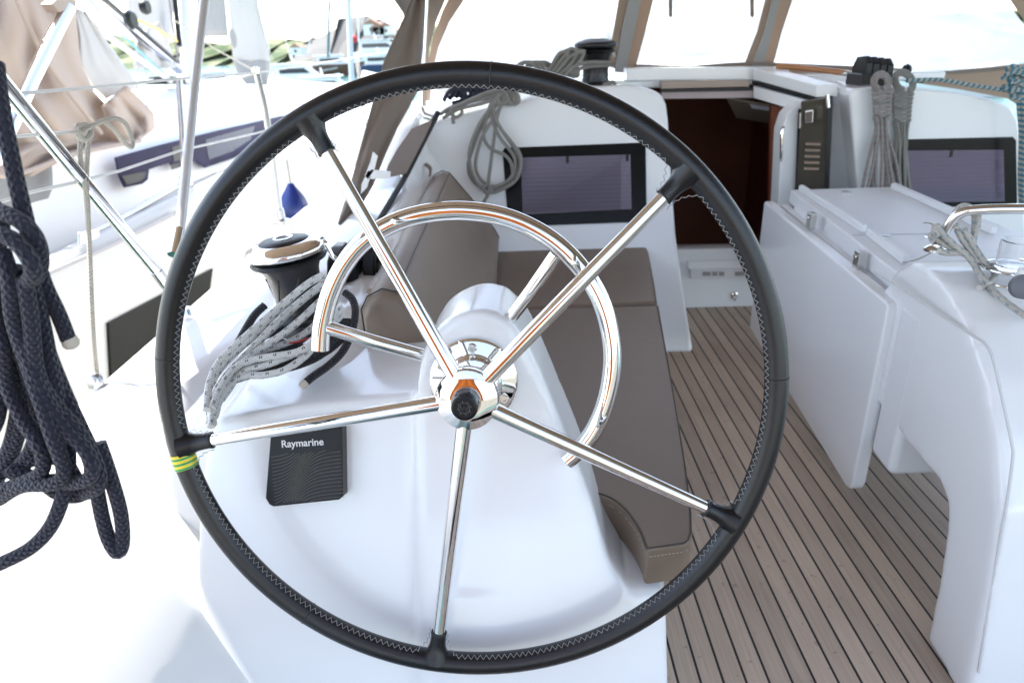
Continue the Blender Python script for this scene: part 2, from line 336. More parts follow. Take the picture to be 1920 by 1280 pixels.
# ================================================================ steering pedestal
n_=np.array([.03168,.98082,-.19232]); n_/=np.linalg.norm(n_)
CW=np.array([-.0813,.9730,.7317])
e1=np.cross(n_,[0,0,1]); e1/=np.linalg.norm(e1); e2=np.cross(e1,n_)
def pln(t): return (CW+t*n_,n_)
def Q(x,y,t): return P(x,y,pl=pln(t))
ped=thing('steering_pedestal','white moulded steering pedestal carrying the wheel and a black instrument cover','pedestal')
bm_=MB()
n2_=np.array([.032,.92,-.386]); n2_/=np.linalg.norm(n2_); q2=np.array([0,.968,.328])
def Q2(x,y,t): return P(x,y,pl=(q2+t*n2_,n2_))
cons=[(373,1500),(368,1000),(373,930),(388,820),(400,788),(560,761),(780,742),(830,742),(840,1500)]
bm_.prism([Q2(x,y,.012) for x,y in cons],(0,.30,0))
colm=[(788,1420),(781,1000),(779,780),(783,700),(795,655),(815,622),(843,600),(875,587),(905,584),(935,592),(962,612),(985,640),(1015,705),(1050,790),(1082,870),(1112,950),(1130,1015),(1150,1055),(1180,1420)]
bm_.prism([Q(x,y,.14) for x,y in colm],(.012,.17,.0))
colb=[(788,1500),(781,1000),(779,740),(1029,740),(1050,790),(1082,870),(1112,950),(1130,1015),(1147,1060),(1175,1100),(1190,1500)]
bm_.prism([Q2(x,y,.0) for x,y in colb],(.012,.17,.0))
bm_.prism([(-.15,q2[1],.328),(-.15,q2[1]-.42*.35,-.02),(-.15,1.2,-.02),(-.15,1.2,.328)],(.408,0,0))
bm_.build('console',gel,ped,remesh=.007,smooth_it=14)
ft=.137
fc=CW+ft*n_-.012*e2+e1*-.003
MB().lathe([(.078,0),(.078,-.006),(.073,-.010),(.052,-.011),(.048,-.014),(.044,-.030),(.030,-.036)],fc,n_,56).build('flange',steel,ped)
for k in range(6):
    a=R(30+60*k); p=fc+.062*(math.cos(a)*e1+math.sin(a)*e2)
    MB().lathe([(.0085,-.009),(.0085,-.014),(.007,-.0155),(.004,-.0155),(.004,-.012)],p,n_,20).build('bolt',steel2,ped)
# instrument cover
cov=[(507,808),(511,803),(634,797),(641,801),(643,930),(635,937),(512,950),(504,946),(497,934)]
ic=MB().prism([Q2(x,y,-.022) for x,y in cov],n2_*.034).build('instrument_cover',blackp,ped,bevel=.004)
tl,tr_,bl_=Q2(503,815,-.0225),Q2(640,806,-.0225),Q2(498,940,-.0225)
ex=(tr_-tl); W_=np.linalg.norm(ex); ex/=W_; ey=np.cross(n2_,ex); ey=-ey if ey[2]<0 else ey
cl=MB()
for k in range(-14,26):
    pts=[]
    for i in range(25):
        x=.002+(W_-.006)*i/24
        y=-.150+k*.0068+.085/(1+math.exp(-(x-.02-.0022*k-.02)/.016))*1.0
        if -.126<y<-.004 and not(y>-.034 and x<.118): pts.append(tl+ex*x+ey*y)
        elif len(pts)>2: break
    if len(pts)>2: cl.tube(pts,.00035,4)
cl.build('engraved_lines',mat('line_grey',(.17,.16,.13),.6,noise=.1),ic)
fcu=bpy.data.curves.new('lettering','FONT'); fcu.body='Raymarine'; fcu.size=.0182; fcu.offset=.0003; fcu.extrude=.0002; fcu.align_x='CENTER'
fo=bpy.data.objects.new('tmp',fcu); COL.objects.link(fo); dg=bpy.context.evaluated_depsgraph_get()
me=bpy.data.meshes.new_from_object(fo.evaluated_get(dg)); bpy.data.objects.remove(fo)
lo=bpy.data.objects.new('lettering',me); COL.objects.link(lo); me.materials.clear(); me.materials.append(whitep)
tcen=Q2(567,832,-.0235); mm=Matrix.Identity(4); tx=Q2(608,829,-.0235)-Q2(526,834,-.0235); tx/=np.linalg.norm(tx); ty=np.cross(n2_,tx); ty=-ty if ty[2]<0 else ty; tz=np.cross(tx,ty)
for i in range(3): mm[i][0]=tx[i]; mm[i][1]=ty[i]; mm[i][2]=tz[i]; mm[i][3]=(tcen-ty*.004)[i]
lo.matrix_world=mm; lo.parent=ic

# ================================================================ steering wheel
wheel=thing('helm','large five spoke steering wheel with black leather rim and polished steel spokes','steering wheel')
RT,RR=.0182,.4821
def Wp(a,r,off=0): return CW+r*(math.cos(a)*e1+math.sin(a)*e2)-off*n_
b=MB().tube([Wp(2*PI*i/180,RR) for i in range(180)],RT,20,closed=True); rim=b.build('rim',leather,wheel)
sdirs=[(-.45117,.18574,.87289),(.70880,.11362,.69620),(.88924,-.11551,-.44262),(-.15922,-.18501,-.96975),(-.98764,.00117,-.15672)]
sa=[math.atan2(np.dot(d,e2),np.dot(d,e1)) for d in sdirs]
hub_off=.010
for a in sa:
    p0=Wp(a,.030,hub_off); p1=Wp(a,RR-.005,0)
    MB().tube([p0,p0*.5+p1*.5,p1],[.0135,.0118,.0100],20).build('spoke',steel,wheel)
    d=(p0-p1); d/=np.linalg.norm(d)
    MB().tube([p1+d*.000,p1+d*.014,p1+d*.020,p1+d*.027,p1+d*.036,p1+d*.050,p1+d*.0505],[.0245,.019,.0160,.0142,.0134,.0131,.0117],20).build('spoke_sleeve',leather,wheel)
    MB().tube([p1+d*.049+e1*0,p1+d*.0515],[.0138,.0138],20).build('sleeve_hem',leather2,wheel)
# zig-zag stitching along the inner face
zb=MB()
def stitch_path(pts,offs,pitch=.0105,amp=.0038):
    pts=[V(p) for p in pts]; L=0; out=[]; k=0; nxt=0
    for i in range(len(pts)-1):
        seg=(pts[i+1]-pts[i]); l=seg.length
        while nxt<=L+l:
            t=(nxt-L)/l; p=pts[i].lerp(pts[i+1],t); o_=V(offs[i]).lerp(V(offs[i+1]),t)
            out.append(p+o_*(amp if k%2 else -amp)); k+=1; nxt+=pitch/2
        L+=l
    return out
for k in range(5):
    a0,a1=sa[k],sa[(k+1)%5]
    while a1>a0: a1-=2*PI   # clockwise
    sleeve=.016; ri=RR-RT
    da=.075
    def surf(a,phi): # point on the rim surface, phi=0 innermost, + towards helmsman
        return Wp(a,RR-(RT+.0006)*math.cos(phi),(RT+.0006)*math.sin(phi)), np.array(0)
    path=[];offs=[]
    N=60
    for i in range(7):   # along sleeve k
        rr=ri-.046+.046*i/6*.75
        ang=-1; sw=.0148+.010*(i/6)**3
        base=Wp(a0,rr,.004); side=(math.cos(a0-PI/2)*e1+math.sin(a0-PI/2)*e2)
        path.append(base+side*sw-n_*0.002); offs.append(-n_*.9-side*.45)
    for i in range(N+1):
        a=a0-da+(a1+da-(a0-da))*i/N
        p=Wp(a,RR-(RT+.0006)*math.cos(.42),(RT+.0006)*math.sin(.42)); 
        rad=-(math.cos(a)*e1+math.sin(a)*e2)
        path.append(p); offs.append(-n_*.85-rad*.5)
    for i in range(7):
        rr=ri-.046+.046*(6-i)/6*.75
        sw=.0148+.010*((6-i)/6)**3
        base=Wp(a1,rr,.004); side=(math.cos(a1+PI/2)*e1+math.sin(a1+PI/2)*e2)
        path.append(base+side*sw-n_*0.002); offs.append(-n_*.9-side*.45)
    zb.tube(stitch_path(path,offs),.00065,5)
zb.build('stitching',thread,wheel)
for a in (R(84),R(186.5)-0.26,R(3.0),R(233)):   # joints of the leather cover
    pts=[Wp(a,RR+ (RT+.0001)*math.cos(t),(RT+.0001)*math.sin(t)) for t in [2*PI*i/24 for i in range(24)]]
    MB().tube(pts,.0009,5,closed=True).build('leather_seam',leather2,wheel)
def tape_mat():
    m=mat('striped_tape',(.75,.6,.02),.35); n=m.node_tree.nodes; l=m.node_tree.links; b=n['Principled BSDF']
    uv=n.new('ShaderNodeUVMap'); sp=n.new('ShaderNodeSeparateXYZ'); l.new(uv.outputs[0],sp.inputs[0])
    s_=math_n(n,l,'GREATER_THAN',math_n(n,l,'FRACT',math_n(n,l,'MULTIPLY',sp.outputs[0],1/.0086)),.55)
    mx=n.new('ShaderNodeMixRGB'); l.new(s_,mx.inputs[0]); mx.inputs[1].default_value=(.78,.6,.02,1); mx.inputs[2].default_value=(.02,.28,.07,1); l.new(mx.outputs[0],b.inputs['Base Color']); return m
ta=math.atan2(*(lambda d:(np.dot(d,e2),np.dot(d,e1)))(Q(348,861,0)-CW))
MB().tube([Wp(ta-.027+.054*i/8,RR) for i in range(9)],RT+.0009,24).build('tape_band',tape_mat(),wheel)
# hub, nut, shaft
hc=CW-n_*hub_off
MB().lathe([(.044,.022),(.049,.018),(.0505,.004),(.0505,-.005),(.048,-.011),(.034,-.017),(.024,-.018)],hc,n_,64).build('hub',steel,wheel)
MB().lathe([(.020,.130),(.020,.075),(.026,.07),(.026,.045),(.021,.042),(.021,.02)],hc,n_,40).build('shaft',steel,wheel)
MB().lathe([(.0235,-.016),(.0235,-.019)],hc,n_,40).build('washer',steel2,wheel)
nut=MB(); hx=[hc-n_*.018+.0225*(math.cos(R(60*k+12))*e1+math.sin(R(60*k+12))*e2) for k in range(6)]
nut.prism(hx,-n_*.016); nu=nut.build('hub_nut',blackm,wheel,bevel=.0015)
cap=MB().lathe([(.0205,-.030),(.0205,-.046),(.0195,-.049),(.0165,-.050),(.0160,-.0485)],hc,n_,48).build('nut_cap',blackp,nu)
em=MB(); ec=hc-n_*.0487
em.tube([ec+.0085*(math.cos(2*PI*i/32)*e1+math.sin(2*PI*i/32)*e2) for i in range(32)],.0005,5,closed=True)
for k in range(8):
    a=2*PI*k/8+.2; dd=math.cos(a)*e1+math.sin(a)*e2; em.tube([ec+dd*.0085,ec+dd*.0115],.0006,5)
for q in ([(-.006,.003),(-.003,-.004),(0,.002),(.003,-.004),(.006,.003)],): em.tube([ec+x*e1+y*e2 for x,y in q],.0006,5)
em.build('emblem',mat('emblem_grey',(.09,.09,.1),.3,noise=.1),cap)

# ================================================================ curved guard rail behind the wheel
gr=thing('guard_rail','polished steel curved grab rail arching over the pedestal behind the wheel','grab rail')
arc=[(600,655),(602,625),(608,590),(621,545),(645,497),(680,455),(730,422),(790,402),(860,395),(930,403),(990,424),(1045,458),(1093,507),(1125,560),(1143,620),(1148,680),(1138,745),(1117,800),(1090,838),(1062,864)]
at_=.115
MB().tube([Q(x,y,at_) for x,y in arc],.0160,20,smooth=5).build('rail_tube',steel,gr)
MB().tube([Q(615,614,at_),Q(700,640,at_+.01),Q(800,668,at_+.05)],.0122,18).build('stay',steel,gr)
MB().tube([Q(1043,478,at_),Q(1000,540,at_+.01),Q(935,625,at_+.07)],.0122,18).build('stay',steel,gr)
for px in ((605,610),(1045,470)):
    a=Q(*px,at_); MB().tube([a-e1*.012,a+e1*.012],.0168,18).build('weld_collar',steel,gr) if False else None

# ================================================================ cushions
def dashes(path,pitch=.007,on=.0045,r=.0006):
    b=MB(); path=[V(p) for p in path]; L=0; nxt=0
    for i in range(len(path)-1):
        l=(path[i+1]-path[i]).length
        while nxt+on<L+l:
            t=(nxt-L)/l; t2=(nxt+on-L)/l
            if t>=0: b.tube([path[i].lerp(path[i+1],t),path[i].lerp(path[i+1],t2)],r,4)
            nxt+=pitch
        L+=l
    return b
def spline(pts,n=6):
    b=MB(); pts=[V(p) for p in pts]; out=[]
    for i in range(len(pts)-1):
        g=lambda k:pts[max(0,min(len(pts)-1,k))]
        p0,p1,p2,p3=g(i-1),g(i),g(i+1),g(i+2)
        for q in range(n):
            t=q/n; out.append(.5*((2*p1)+(-p0+p2)*t+(2*p0-5*p1+4*p2-p3)*t*t+(-p0+3*p1-3*p2+p3)*t**3))
    return out+[pts[-1]]
ZS=.42
cave=spline([P(1213,1030,Z=ZS),P(1198,992,Z=ZS),P(1172,955,Z=ZS),P(1140,932,Z=ZS),P(1098,922,Z=ZS),P(1040,915,Z=ZS)],5)
rt=[P(1285,1020,Z=ZS),P(1293,1014,Z=ZS),P(1298,1000,Z=ZS),P(1297,960,Z=ZS),P(1288,880,Z=ZS),P(1274,790,Z=ZS),P(1258,700,Z=ZS),P(1240,606,Z=ZS),P(1234,572,Z=ZS)]
yj=float(rt[-1][1])
c1=thing('seat_cushion','long brown vinyl bench cushion with a curved cut end beside the pedestal','cushion',group='brown cockpit cushions')
poly=[V(p) for p in rt]+[Vector((-.20,yj,ZS)),Vector((-.22,float(cave[-1][1])+.1,ZS)),Vector((-.1,float(cave[-1][1])+.03,ZS))]+[V(p) for p in cave[::-1]]
def up(p): # cushion tops rise slightly forward
    return (p[0],p[1],ZS)
MB().prism([(p.x,p.y,ZS-.082) for p in poly],(0,0,.082)).build('padding',vinyl,c1,bevel=.012,seg=4,angle=28)
edge=[V(p) for p in cave[::-1]]+[V(p) for p in rt]
ins=lambda p:Vector((p.x,p.y,p.z-.003))
cen=Vector((0.15,1.5,ZS)); 
tp=MB(); pe=[p+(cen-p).normalized()*.004+Vector((0,0,-.0005)) for p in edge]; tp.tube(pe,.0016,6); tp.build('piping',piping,c1)
dashes([p+Vector((0,0,-.016))+(p-cen).normalized()*.0006 for p in edge]).build('stitching',stitchm,c1)
c2=thing('seat_cushion','shorter brown vinyl bench cushion nearest the cabin bulkhead','cushion',group='brown cockpit cushions')
r2=[P(1233,565,Z=ZS),P(1228,530,Z=ZS),P(1217,472,Z=ZS),P(1213,462,Z=ZS)]
yf=float(r2[-1][1])+.01
MB().prism([(p[0],max(p[1],yj+.003) if i==0 else p[1],ZS-.08) for i,p in enumerate(r2)]+[(r2[-1][0]-.03,yf,ZS-.08),(-.2,yf,ZS-.08),(-.2,yj+.003,ZS-.08)],(0,0,.080)).build('padding',vinyl,c2,bevel=.014,seg=4,angle=28)
# back cushion
bc=thing('back_cushion','wedge shaped brown vinyl backrest cushion leaning on the white coaming','cushion',group='brown cockpit cushions')
prof=[(-.335,.722),(-.318,.752),(-.285,.768),(-.255,.760),(-.22,.715),(-.138,.61),(-.078,.515),(-.066,.49),(-.072,.46),(-.10,.43),(-.30,.43),(-.33,.55)]
secs=[]
for y,s_ in ((1.375,.90),(1.385,.96),(1.41,1.0),(1.8,1.0),(2.3,1.0),(2.80,1.0),(2.84,.97),(2.855,.90)):
    cx,cz=-.2,.58
    secs.append([(cx+(x-cx)*s_,y,cz+(z-cz)*s_) for x,z in prof])
MB().loft(secs).build('padding',vinyl2,bc,angle=75,bevel=.006)
for yy in (1.40,2.83):
    pr=[(x*1.003,yy,z*1.002) for x,z in prof]
    MB().tube(pr,.0018,6,closed=True).build('piping',piping,bc)
MB().tube([(-.2555,1.40,.7615),(-.2555,2.83,.7615)],.0016,6).build('piping',piping,bc)
dashes([(-.249,1.40,.7565),(-.249,2.83,.7565)]).build('stitching',stitchm,bc)

# ================================================================ winch on the coaming
def winch(name,label,c,axis,s,capm,grp):
    t=thing(name,label,'winch',group=grp); c=np.array(c); ax=V(axis).normalized()
    L=lambda prof: [(r*s,h*s) for r,h in prof]
    MB().lathe(L([(.080,0),(.080,.012),(.078,.024),(.070,.040),(.058,.052)]),c,ax,48).build('base',blackm,t)
    MB().lathe(L([(.056,.05),(.052,.07),(.051,.085),(.053,.11),(.058,.135),(.065,.152),(.068,.158)]),c,ax,48).build('drum',blackm,t)
    for k in range(8):
        a=2*PI*k/8; u=ax.orthogonal().normalized(); w_=ax.cross(u); pts=[]
        for i,(r,h) in enumerate([(.052,.072),(.0512,.085),(.0532,.11),(.0585,.135)]):
            aa=a+i*.18; pts.append(V(c)+ax*h*s+(u*math.cos(aa)+w_*math.sin(aa))*r*s)
        MB().tube(pts,.002*s,6).build('drum_rib',blackm,t)
    MB().lathe(L([(.060,.156),(.080,.160),(.083,.165),(.080,.170),(.062,.174)]),c,ax,56).build('self_tailing_jaw',blackp,t)
    MB().lathe(L([(.062,.173),(.082,.178),(.086,.183),(.086,.190),(.082,.196),(.066,.203),(.056,.2055)]),c,ax,64).build('crown',capm,t)
    MB().lathe(L([(.056,.204),(.050,.2085),(.030,.211),(.021,.2115)]),c,ax,48).build('crown_disc',blackp,t)
    MB().lathe(L([(.021,.211),(.021,.2135),(.017,.2135),(.013,.208),(.012,.20)]),c,ax,24).build('handle_socket',steel,t)
    return t,V(c),ax
wc=P(508,648,Z=.615)+np.array([0.0,.03,0])
wc=np.array([-.500,1.53,.632])
wt,wcv,wax=winch('winch','big black self tailing winch with polished steel crown beside the wheel',wc,(-.10,-.02,1),1.05,steel,'deck winches')
fa=wcv+wax*.188
dr=(Vector((.9,.05,0))-wax*Vector((.9,.05,0)).dot(wax)).normalized()
MB().tube([fa+dr*.070+wax*.010,fa+dr*.088+wax*.012,fa+dr*.094+wax*0,fa+dr*.100-wax*.025,fa+dr*.112-wax*.034],[.007,.0065,.006,.0055,.005],10,smooth=4,flat=.6).build('feeder_arm',steel,wt)
# jammer behind it
jm=thing('line_jammer','pair of black rope jammers on the coaming behind the big winch','rope clutch')
j0=P(640,520,Y=1.76)
for i in range(3):
    k=j0+np.array([.041*i-.012,.02*i,.008*i])
    body=[(-.085,-.06),(-.088,.0),(-.06,.02),(.06,.03),(.09,.0),(.09,-.06)]
    MB().prism([(k[0],k[1]+a,k[2]+b_) for a,b_ in body],(.036,0,0)).build('jammer_body',blackm,jm,bevel=.006)
    lev=[(-.10,-.005),(-.105,.035),(-.085,.072),(-.03,.092),(.03,.088),(.07,.05),(.06,.03),(-.04,.035),(-.07,.018)]
    MB().prism([(k[0]+.002,k[1]+a,k[2]+b_) for a,b_ in lev],(.031,0,0)).build('lever',blackp,jm,bevel=.006)

# ================================================================ ropes by the winch
def strandY(py,o=0): return 1.10+(785-py)/265*.26+o
def rp(pts,o=0): return [P(x,y,Y=strandY(y,o+(dz[0] if dz else 0))) for x,y,*dz in pts]
wr=thing('sheet_rope','white rope with black flecks looped over the console below the winch','rope')
strs=[[(612,520),(592,524),(560,545),(520,585),(470,636),(428,672),(400,712),(392,752),(393,792)],
 [(618,530),(590,545),(553,575),(512,615),(462,664),(424,715),(404,752),(398,786)],
 [(628,545),(600,565),(565,598),(528,628),(486,656),(446,690),(418,735),(403,770)],
 [(634,560),(608,590),(578,620),(540,642),(492,660),(455,690),(430,728),(414,750)],
 [(596,640),(583,656),(562,676),(530,695),(495,703),(465,704),(440,712),(420,736),(404,762),(396,800)],
 [(640,575),(616,612),(590,640),(556,660),(510,668),(470,676),(440,690),(415,725),(398,765)],
 [(622,524),(598,538),(562,566),(524,600),(478,648),(436,690),(410,724),(396,758),(400,796)],
 [(640,590),(612,622),(584,650),(540,668),(500,684),(462,694),(436,716),(412,748),(402,782)],
 [(606,516),(580,530),(540,562),(500,596),(450,640),(410,680),(392,722),(388,768)]]
b=MB()
for i,s_ in enumerate(strs): b.tube(rp(s_,-.012*(i%3)-(0.0 if i<4 else .02)),.0070,10,smooth=5)
b.build('strand_bundle',whiter,wr)
wr['kind']='thing'; del wr['kind']
br=thing('halyard_rope','black rope coiled around the big winch with a cut end on the console','rope')
bs=[[(497,572),(478,590),(462,615),(448,640),(440,655)],
 [(646,548),(660,560),(666,580),(664,605),(655,635),(640,662),(615,686),(592,702),(574,716)],
 [(440,708),(470,690),(500,678),(540,668),(570,655),(600,645),(625,630),(640,610)],
 [(436,695),(470,675),(520,655),(560,640),(590,615),(610,600)],
 [(430,715),(480,700),(540,690),(590,672),(620,650),(640,625),(645,600)],
 [(470,640),(500,628),(548,612),(600,606),(640,590)],[(450,690),(500,690),(560,676),(610,660),(646,628),(654,600)],[(500,664),(560,654),(604,640),(636,600)],
 [(520,640),(560,650),(600,655),(635,640),(650,600)]]
b=MB()
for i,s_ in enumerate(bs): b.tube(rp(s_,.012 if i else .0),.0078,10,smooth=5)
b.build('strand_bundle',blackr,br)
e_=P(574,716,Y=strandY(716,.012)); MB().lathe([(.0075,0),(.0085,.008),(.006,.014)],e_,(-.6,-.6,-.4),10).build('frayed_end',cream,br)
b=MB().tube(rp([(542,643),(562,640),(578,633)],-.01),.0018,6,smooth=3); b.build('tracer_thread',redm,br)

# ================================================================ navy coil hanging at the left
nv=thing('mooring_line','thick navy braided mooring line hanging in long loops at the far left','rope')
S=[ [(-8,120,.72),(2,200,.70),(22,300,.69),(40,380,.68),(58,450,.68),(82,530,.68),(110,590,.68),(128,636,.68)],
 [(-25,395,.68),(10,400,.66),(45,420,.65),(68,450,.65),(76,490,.66),(66,520,.66),(46,526,.66)],
 [(-30,435,.66),(5,440,.64),(35,458,.635),(58,490,.635),(62,515,.64),(52,528,.65)],
 [(4,470,.66),(18,520,.65),(26,600,.65),(52,680,.65),(80,760,.64),(100,820,.63),(118,870,.63),(116,895,.63),(95,908,.63),(40,912,.64),(0,935,.65),(-30,948,.65)],
 [(30,500,.66),(34,580,.66),(50,660,.65),(82,740,.645),(122,800,.64),(158,840,.635),(172,870,.63),(168,895,.63),(140,905,.635),(95,900,.65)],
 [(46,520,.65),(58,600,.65),(70,700,.65),(104,760,.65),(140,800,.645),(172,850,.645),(186,890,.64),(182,915,.64),(160,925,.65)],
 [(-12,560,.67),(4,640,.66),(14,720,.66),(46,790,.65),(72,830,.64),(82,862,.64),(74,888,.64),(40,905,.645),(-20,925,.65)],
 [(60,530,.67),(80,610,.67),(96,690,.665),(112,760,.66),(126,830,.655),(128,880,.65),(118,930,.64),(96,985,.63),(60,1025,.62),(10,1052,.61),(-30,1068,.61)],
 [(70,560,.68),(84,640,.68),(118,730,.67),(150,800,.66),(176,860,.655),(184,930,.65),(200,1000,.645),(220,1035,.64),(230,1015,.645),(226,960,.65),(206,890,.655),(185,830,.66)],
 [(0,560,.69),(22,650,.68),(34,740,.68),(28,800,.68),(12,850,.68),(-20,890,.68)],
 [(40,610,.69),(48,700,.69),(40,780,.68),(22,850,.68),(-10,905,.67)],
 [(20,560,.68),(40,660,.675),(66,740,.67),(72,790,.67),(60,840,.67),(40,870,.67),(20,888,.67),(60,862,.67),(100,858,.67),(120,868,.67)],
 [(-20,500,.68),(-6,600,.68),(2,700,.68),(-4,780,.67),(-24,820,.67)],
 [(98,700,.67),(112,780,.665),(118,850,.66),(150,915,.655),(146,930,.655),(110,925,.66),(80,905,.66),(50,890,.66),(20,880,.66)],
 [(52,600,.685),(62,690,.68),(86,780,.675),(92,830,.67),(80,850,.67)],
 [(-20,380,.70),(-2,400,.70),(2,440,.70),(-10,480,.70)]]
b=MB()
for s_ in S: b.tube([P(x,y,Y=d) for x,y,d in s_],.0079,12,smooth=6)
b.build('loops',navy,nv)
e_=P(128,634,Y=.68); MB().lathe([(.0078,0),(.0088,.006),(.007,.010),(.003,.012)],e_,(.25,0,-1),12).build('frayed_end',cream,nv)

# ================================================================ rails, stanchions and lifelines of this yacht
pp=thing('stern_rail','polished steel stern rail with a long sloping brace and upright','rail')
MB().tube([P(-40,100,X=-.93),P(0,150,X=-.93),P(300,515,X=-.93)],.0155,18).build('brace_tube',steel,pp)
MB().tube([P(292,505,X=-.93),P(312,533,X=-.93)],.0172,16).build('brace_foot',steel2,pp)
MB().tube([P(392,-30,X=-.90),P(384,0,X=-.90),P(362,190,X=-.905),P(341,400,X=-.91),P(333,440,X=-.91)],.0135,18,smooth=4).build('upright_tube',mat('satin_alloy',(.55,.55,.56),.3,.45,noise=.1),pp)
MB().tube([P(336,430,X=-.91),P(326,478,X=-.91)],.0165,16).build('upright_socket',steel,pp)
MB().lathe([(.035,0),(.035,.006),(.02,.012),(.013,.03)],P(352,596,X=-.9),(0,0,1),24).build('deck_eye',steel,pp)
def stanchion(lab,pts,x,r=.0125):
    t=thing('stanchion',lab,'stanchion',group='lifeline stanchions')
    q=[P(a,b_,X=x) for a,b_ in pts]; MB().tube(q,r,14).build('post',steel2,t)
    MB().lathe([(r*.4,.012),(r*1.25,.006),(r*1.3,-.01)],q[0],(0,0,1),14).build('cap',steel,t)
    MB().lathe([(.04,0),(.04,.006),(r*1.6,.012),(r*1.5,.05)],q[-1]-np.array([0,0,.005]),(0,0,1),20).build('foot',steel2,t)
stanchion('steel stanchion standing between the fender and the wheel rim',[(480,132),(497,205),(512,300),(526,413)],-.925)
stanchion('steel stanchion forward of the wheel top left with slack lifelines',[(668,103),(684,220),(696,262)],-.95,.012)
stanchion('pale steel stanchion seen past the tall upright tube',[(335,143),(339,200),(345,290),(348,345)],-1.85,.018)
ll=thing('lifeline','thin white lifelines running forward along the sunny side deck','lifeline')
for pts in ([(30,176),(190,163),(335,148),(480,137),(668,108),(745,95)],[(-40,262),(0,259),(150,246)],[(220,322),(340,282),(480,250),(560,228),(700,180)],[(-30,388),(60,360),(150,340),(217,322)]):
    MB().tube([P(x,y,X=-.93) for x,y in pts],.0035,8).build('wire',mat('white_wire',(.7,.68,.64),.4,noise=.1) if 'white_wire' not in bpy.data.materials else bpy.data.materials['white_wire'],ll)
tr=thing('tied_line','cream rope knotted on the lifeline with its tail reaching the deck edge','rope')
b=MB()
b.tube([P(x,y,X=-.92) for x,y in [(152,252),(150,290),(157,330),(163,380),(167,450),(171,560),(176,650),(183,716)]],.0055,8,smooth=5)
b.tube([P(x,y,X=-.92) for x,y in [(150,245),(160,238),(170,250),(165,275),(162,330),(165,400)]],.0055,8,smooth=5)
b.tube([P(x,y,X=-.91) for x,y in [(150,250),(165,240),(190,228),(215,222),(235,232),(248,262),(246,276),(232,266),(215,245),(195,228)]],.0055,8,smooth=5)
b.tube([P(x,y,X=-.915) for x,y in [(145,240),(148,258),(160,262),(170,250),(164,236),(150,236)]],.0065,8,smooth=5,closed=True)
b.build('loops',cream,tr)
MB().lathe([(.018,0),(.018,.02),(.01,.03)],P(183,722,X=-.92),(0,0,1),16).build('deck_fitting',steel2,tr)
fd=thing('fender','round blue fender hanging on a thin line outside the deck','fender')
fcx=P(551,385,X=-1.0)
MB().lathe([(.012,.10),(.02,.085),(.05,.04),(.066,.0),(.07,-.04),(.06,-.085),(.03,-.11)],fcx,(0,0,1),28).build('ball',bluem,fd)
MB().tube([fcx+np.array([0,0,.09]),P(538,300,X=-1.0)],.004,6).build('hanging_line',cream,fd)

# ================================================================ cabin: bulkheads, roof, windows, companionway
cab=thing('cabin','white raked cabin front with two dark framed windows and open companionway','cabin')
RK=.38; bn=np.array([0,1,-RK]); bn/=np.linalg.norm(bn); bp0=np.array([0,2.70,0.])
def B(x,y,off=0): return P(x,y,pl=(bp0-bn*off,bn))
left=[(1301,662),(1283,545),(1268,440),(1260,330),(1254,225),(1250,195),(1240,176),(1215,165),(1170,160),(1110,162),(1060,168),(960,192),(880,212),(825,224),(795,242),(770,290),(765,420)]
pts=[B(*p) for p in left]; pts.append(np.array([-.45,2.7,0.0]))
bL=MB().prism(pts,(0,.75,-.02)).build('bulkhead',gel,cab,bevel=.02,seg=4,angle=35)
# right block : front face and inner cheek
RY=2.93
right=[(1592,176),(1600,167),(1640,162),(1720,166),(1800,174),(1860,186),(1895,200),(1910,225),(1918,300),(1935,700)]
pr=[P(x,y,Y=RY) for x,y in right]; pr.append(P(1640,700,Y=RY))
MB().prism(pr,(0,.8,0)).build('bulkhead',gel,cab,bevel=.022,seg=4,angle=35)
ck=[P(1594,172,Y=RY+.01),P(1640,690,Y=RY+.01),P(1545,690,Y=RY+.25),P(1535,148,Y=RY+.25)]
MB().prism(ck,(.05,.02,0)).build('cheek',gel2,cab,bevel=.004)
MB().box((1.36,3.40,.5),(.06,.45,1.0)).build('door_post',gel,cab,bevel=.01)
def window(cx0,framepx,panepx,fn):
    fr=MB().prism([fn(x,y,.006) for x,y in framepx],bn*.012 if fn is B else (0,.012,0)).build('window',mat('window_black',(.004,.005,.006),.25,noise=.2,spec=.25) if 'window_black' not in bpy.data.materials else bpy.data.materials['window_black'],cab,bevel=.003)
    MB().prism([fn(x,y,.0085) for x,y in panepx],bn*.002 if fn is B else (0,.002,0)).build('pane',pane,fr)
    bl=MB().prism([fn(x,y,.0065) for x,y in panepx],bn*.001 if fn is B else (0,.001,0)).build('blind',blind,fr)
    return fr
fL=[(946,277),(1208,267),(1211,275),(1213,410),(1207,416),(960,425),(953,418),(942,285)]
pL=[(977,296),(1182,290),(1184,392),(980,402)]
w1=window(0,fL,pL,B)
RB=lambda x,y,off=0: P(x,y,Y=RY-off)
fR=[(1684,262),(1900,257),(1906,263),(1908,380),(1902,386),(1700,390),(1690,384)]
pR=[(1690,283),(1882,281),(1884,378),(1695,380)]
w2=window(0,fR,pR,RB)
for (a,b_),fn,ww in (((1064,300),B,w1),((1176,296),B,w1),((1784,288),RB,w2)):
    p=fn(a,b_,.009); MB().box(p,(.012,.006,.03)).build('blind_clip',blackm,ww,bevel=.002)
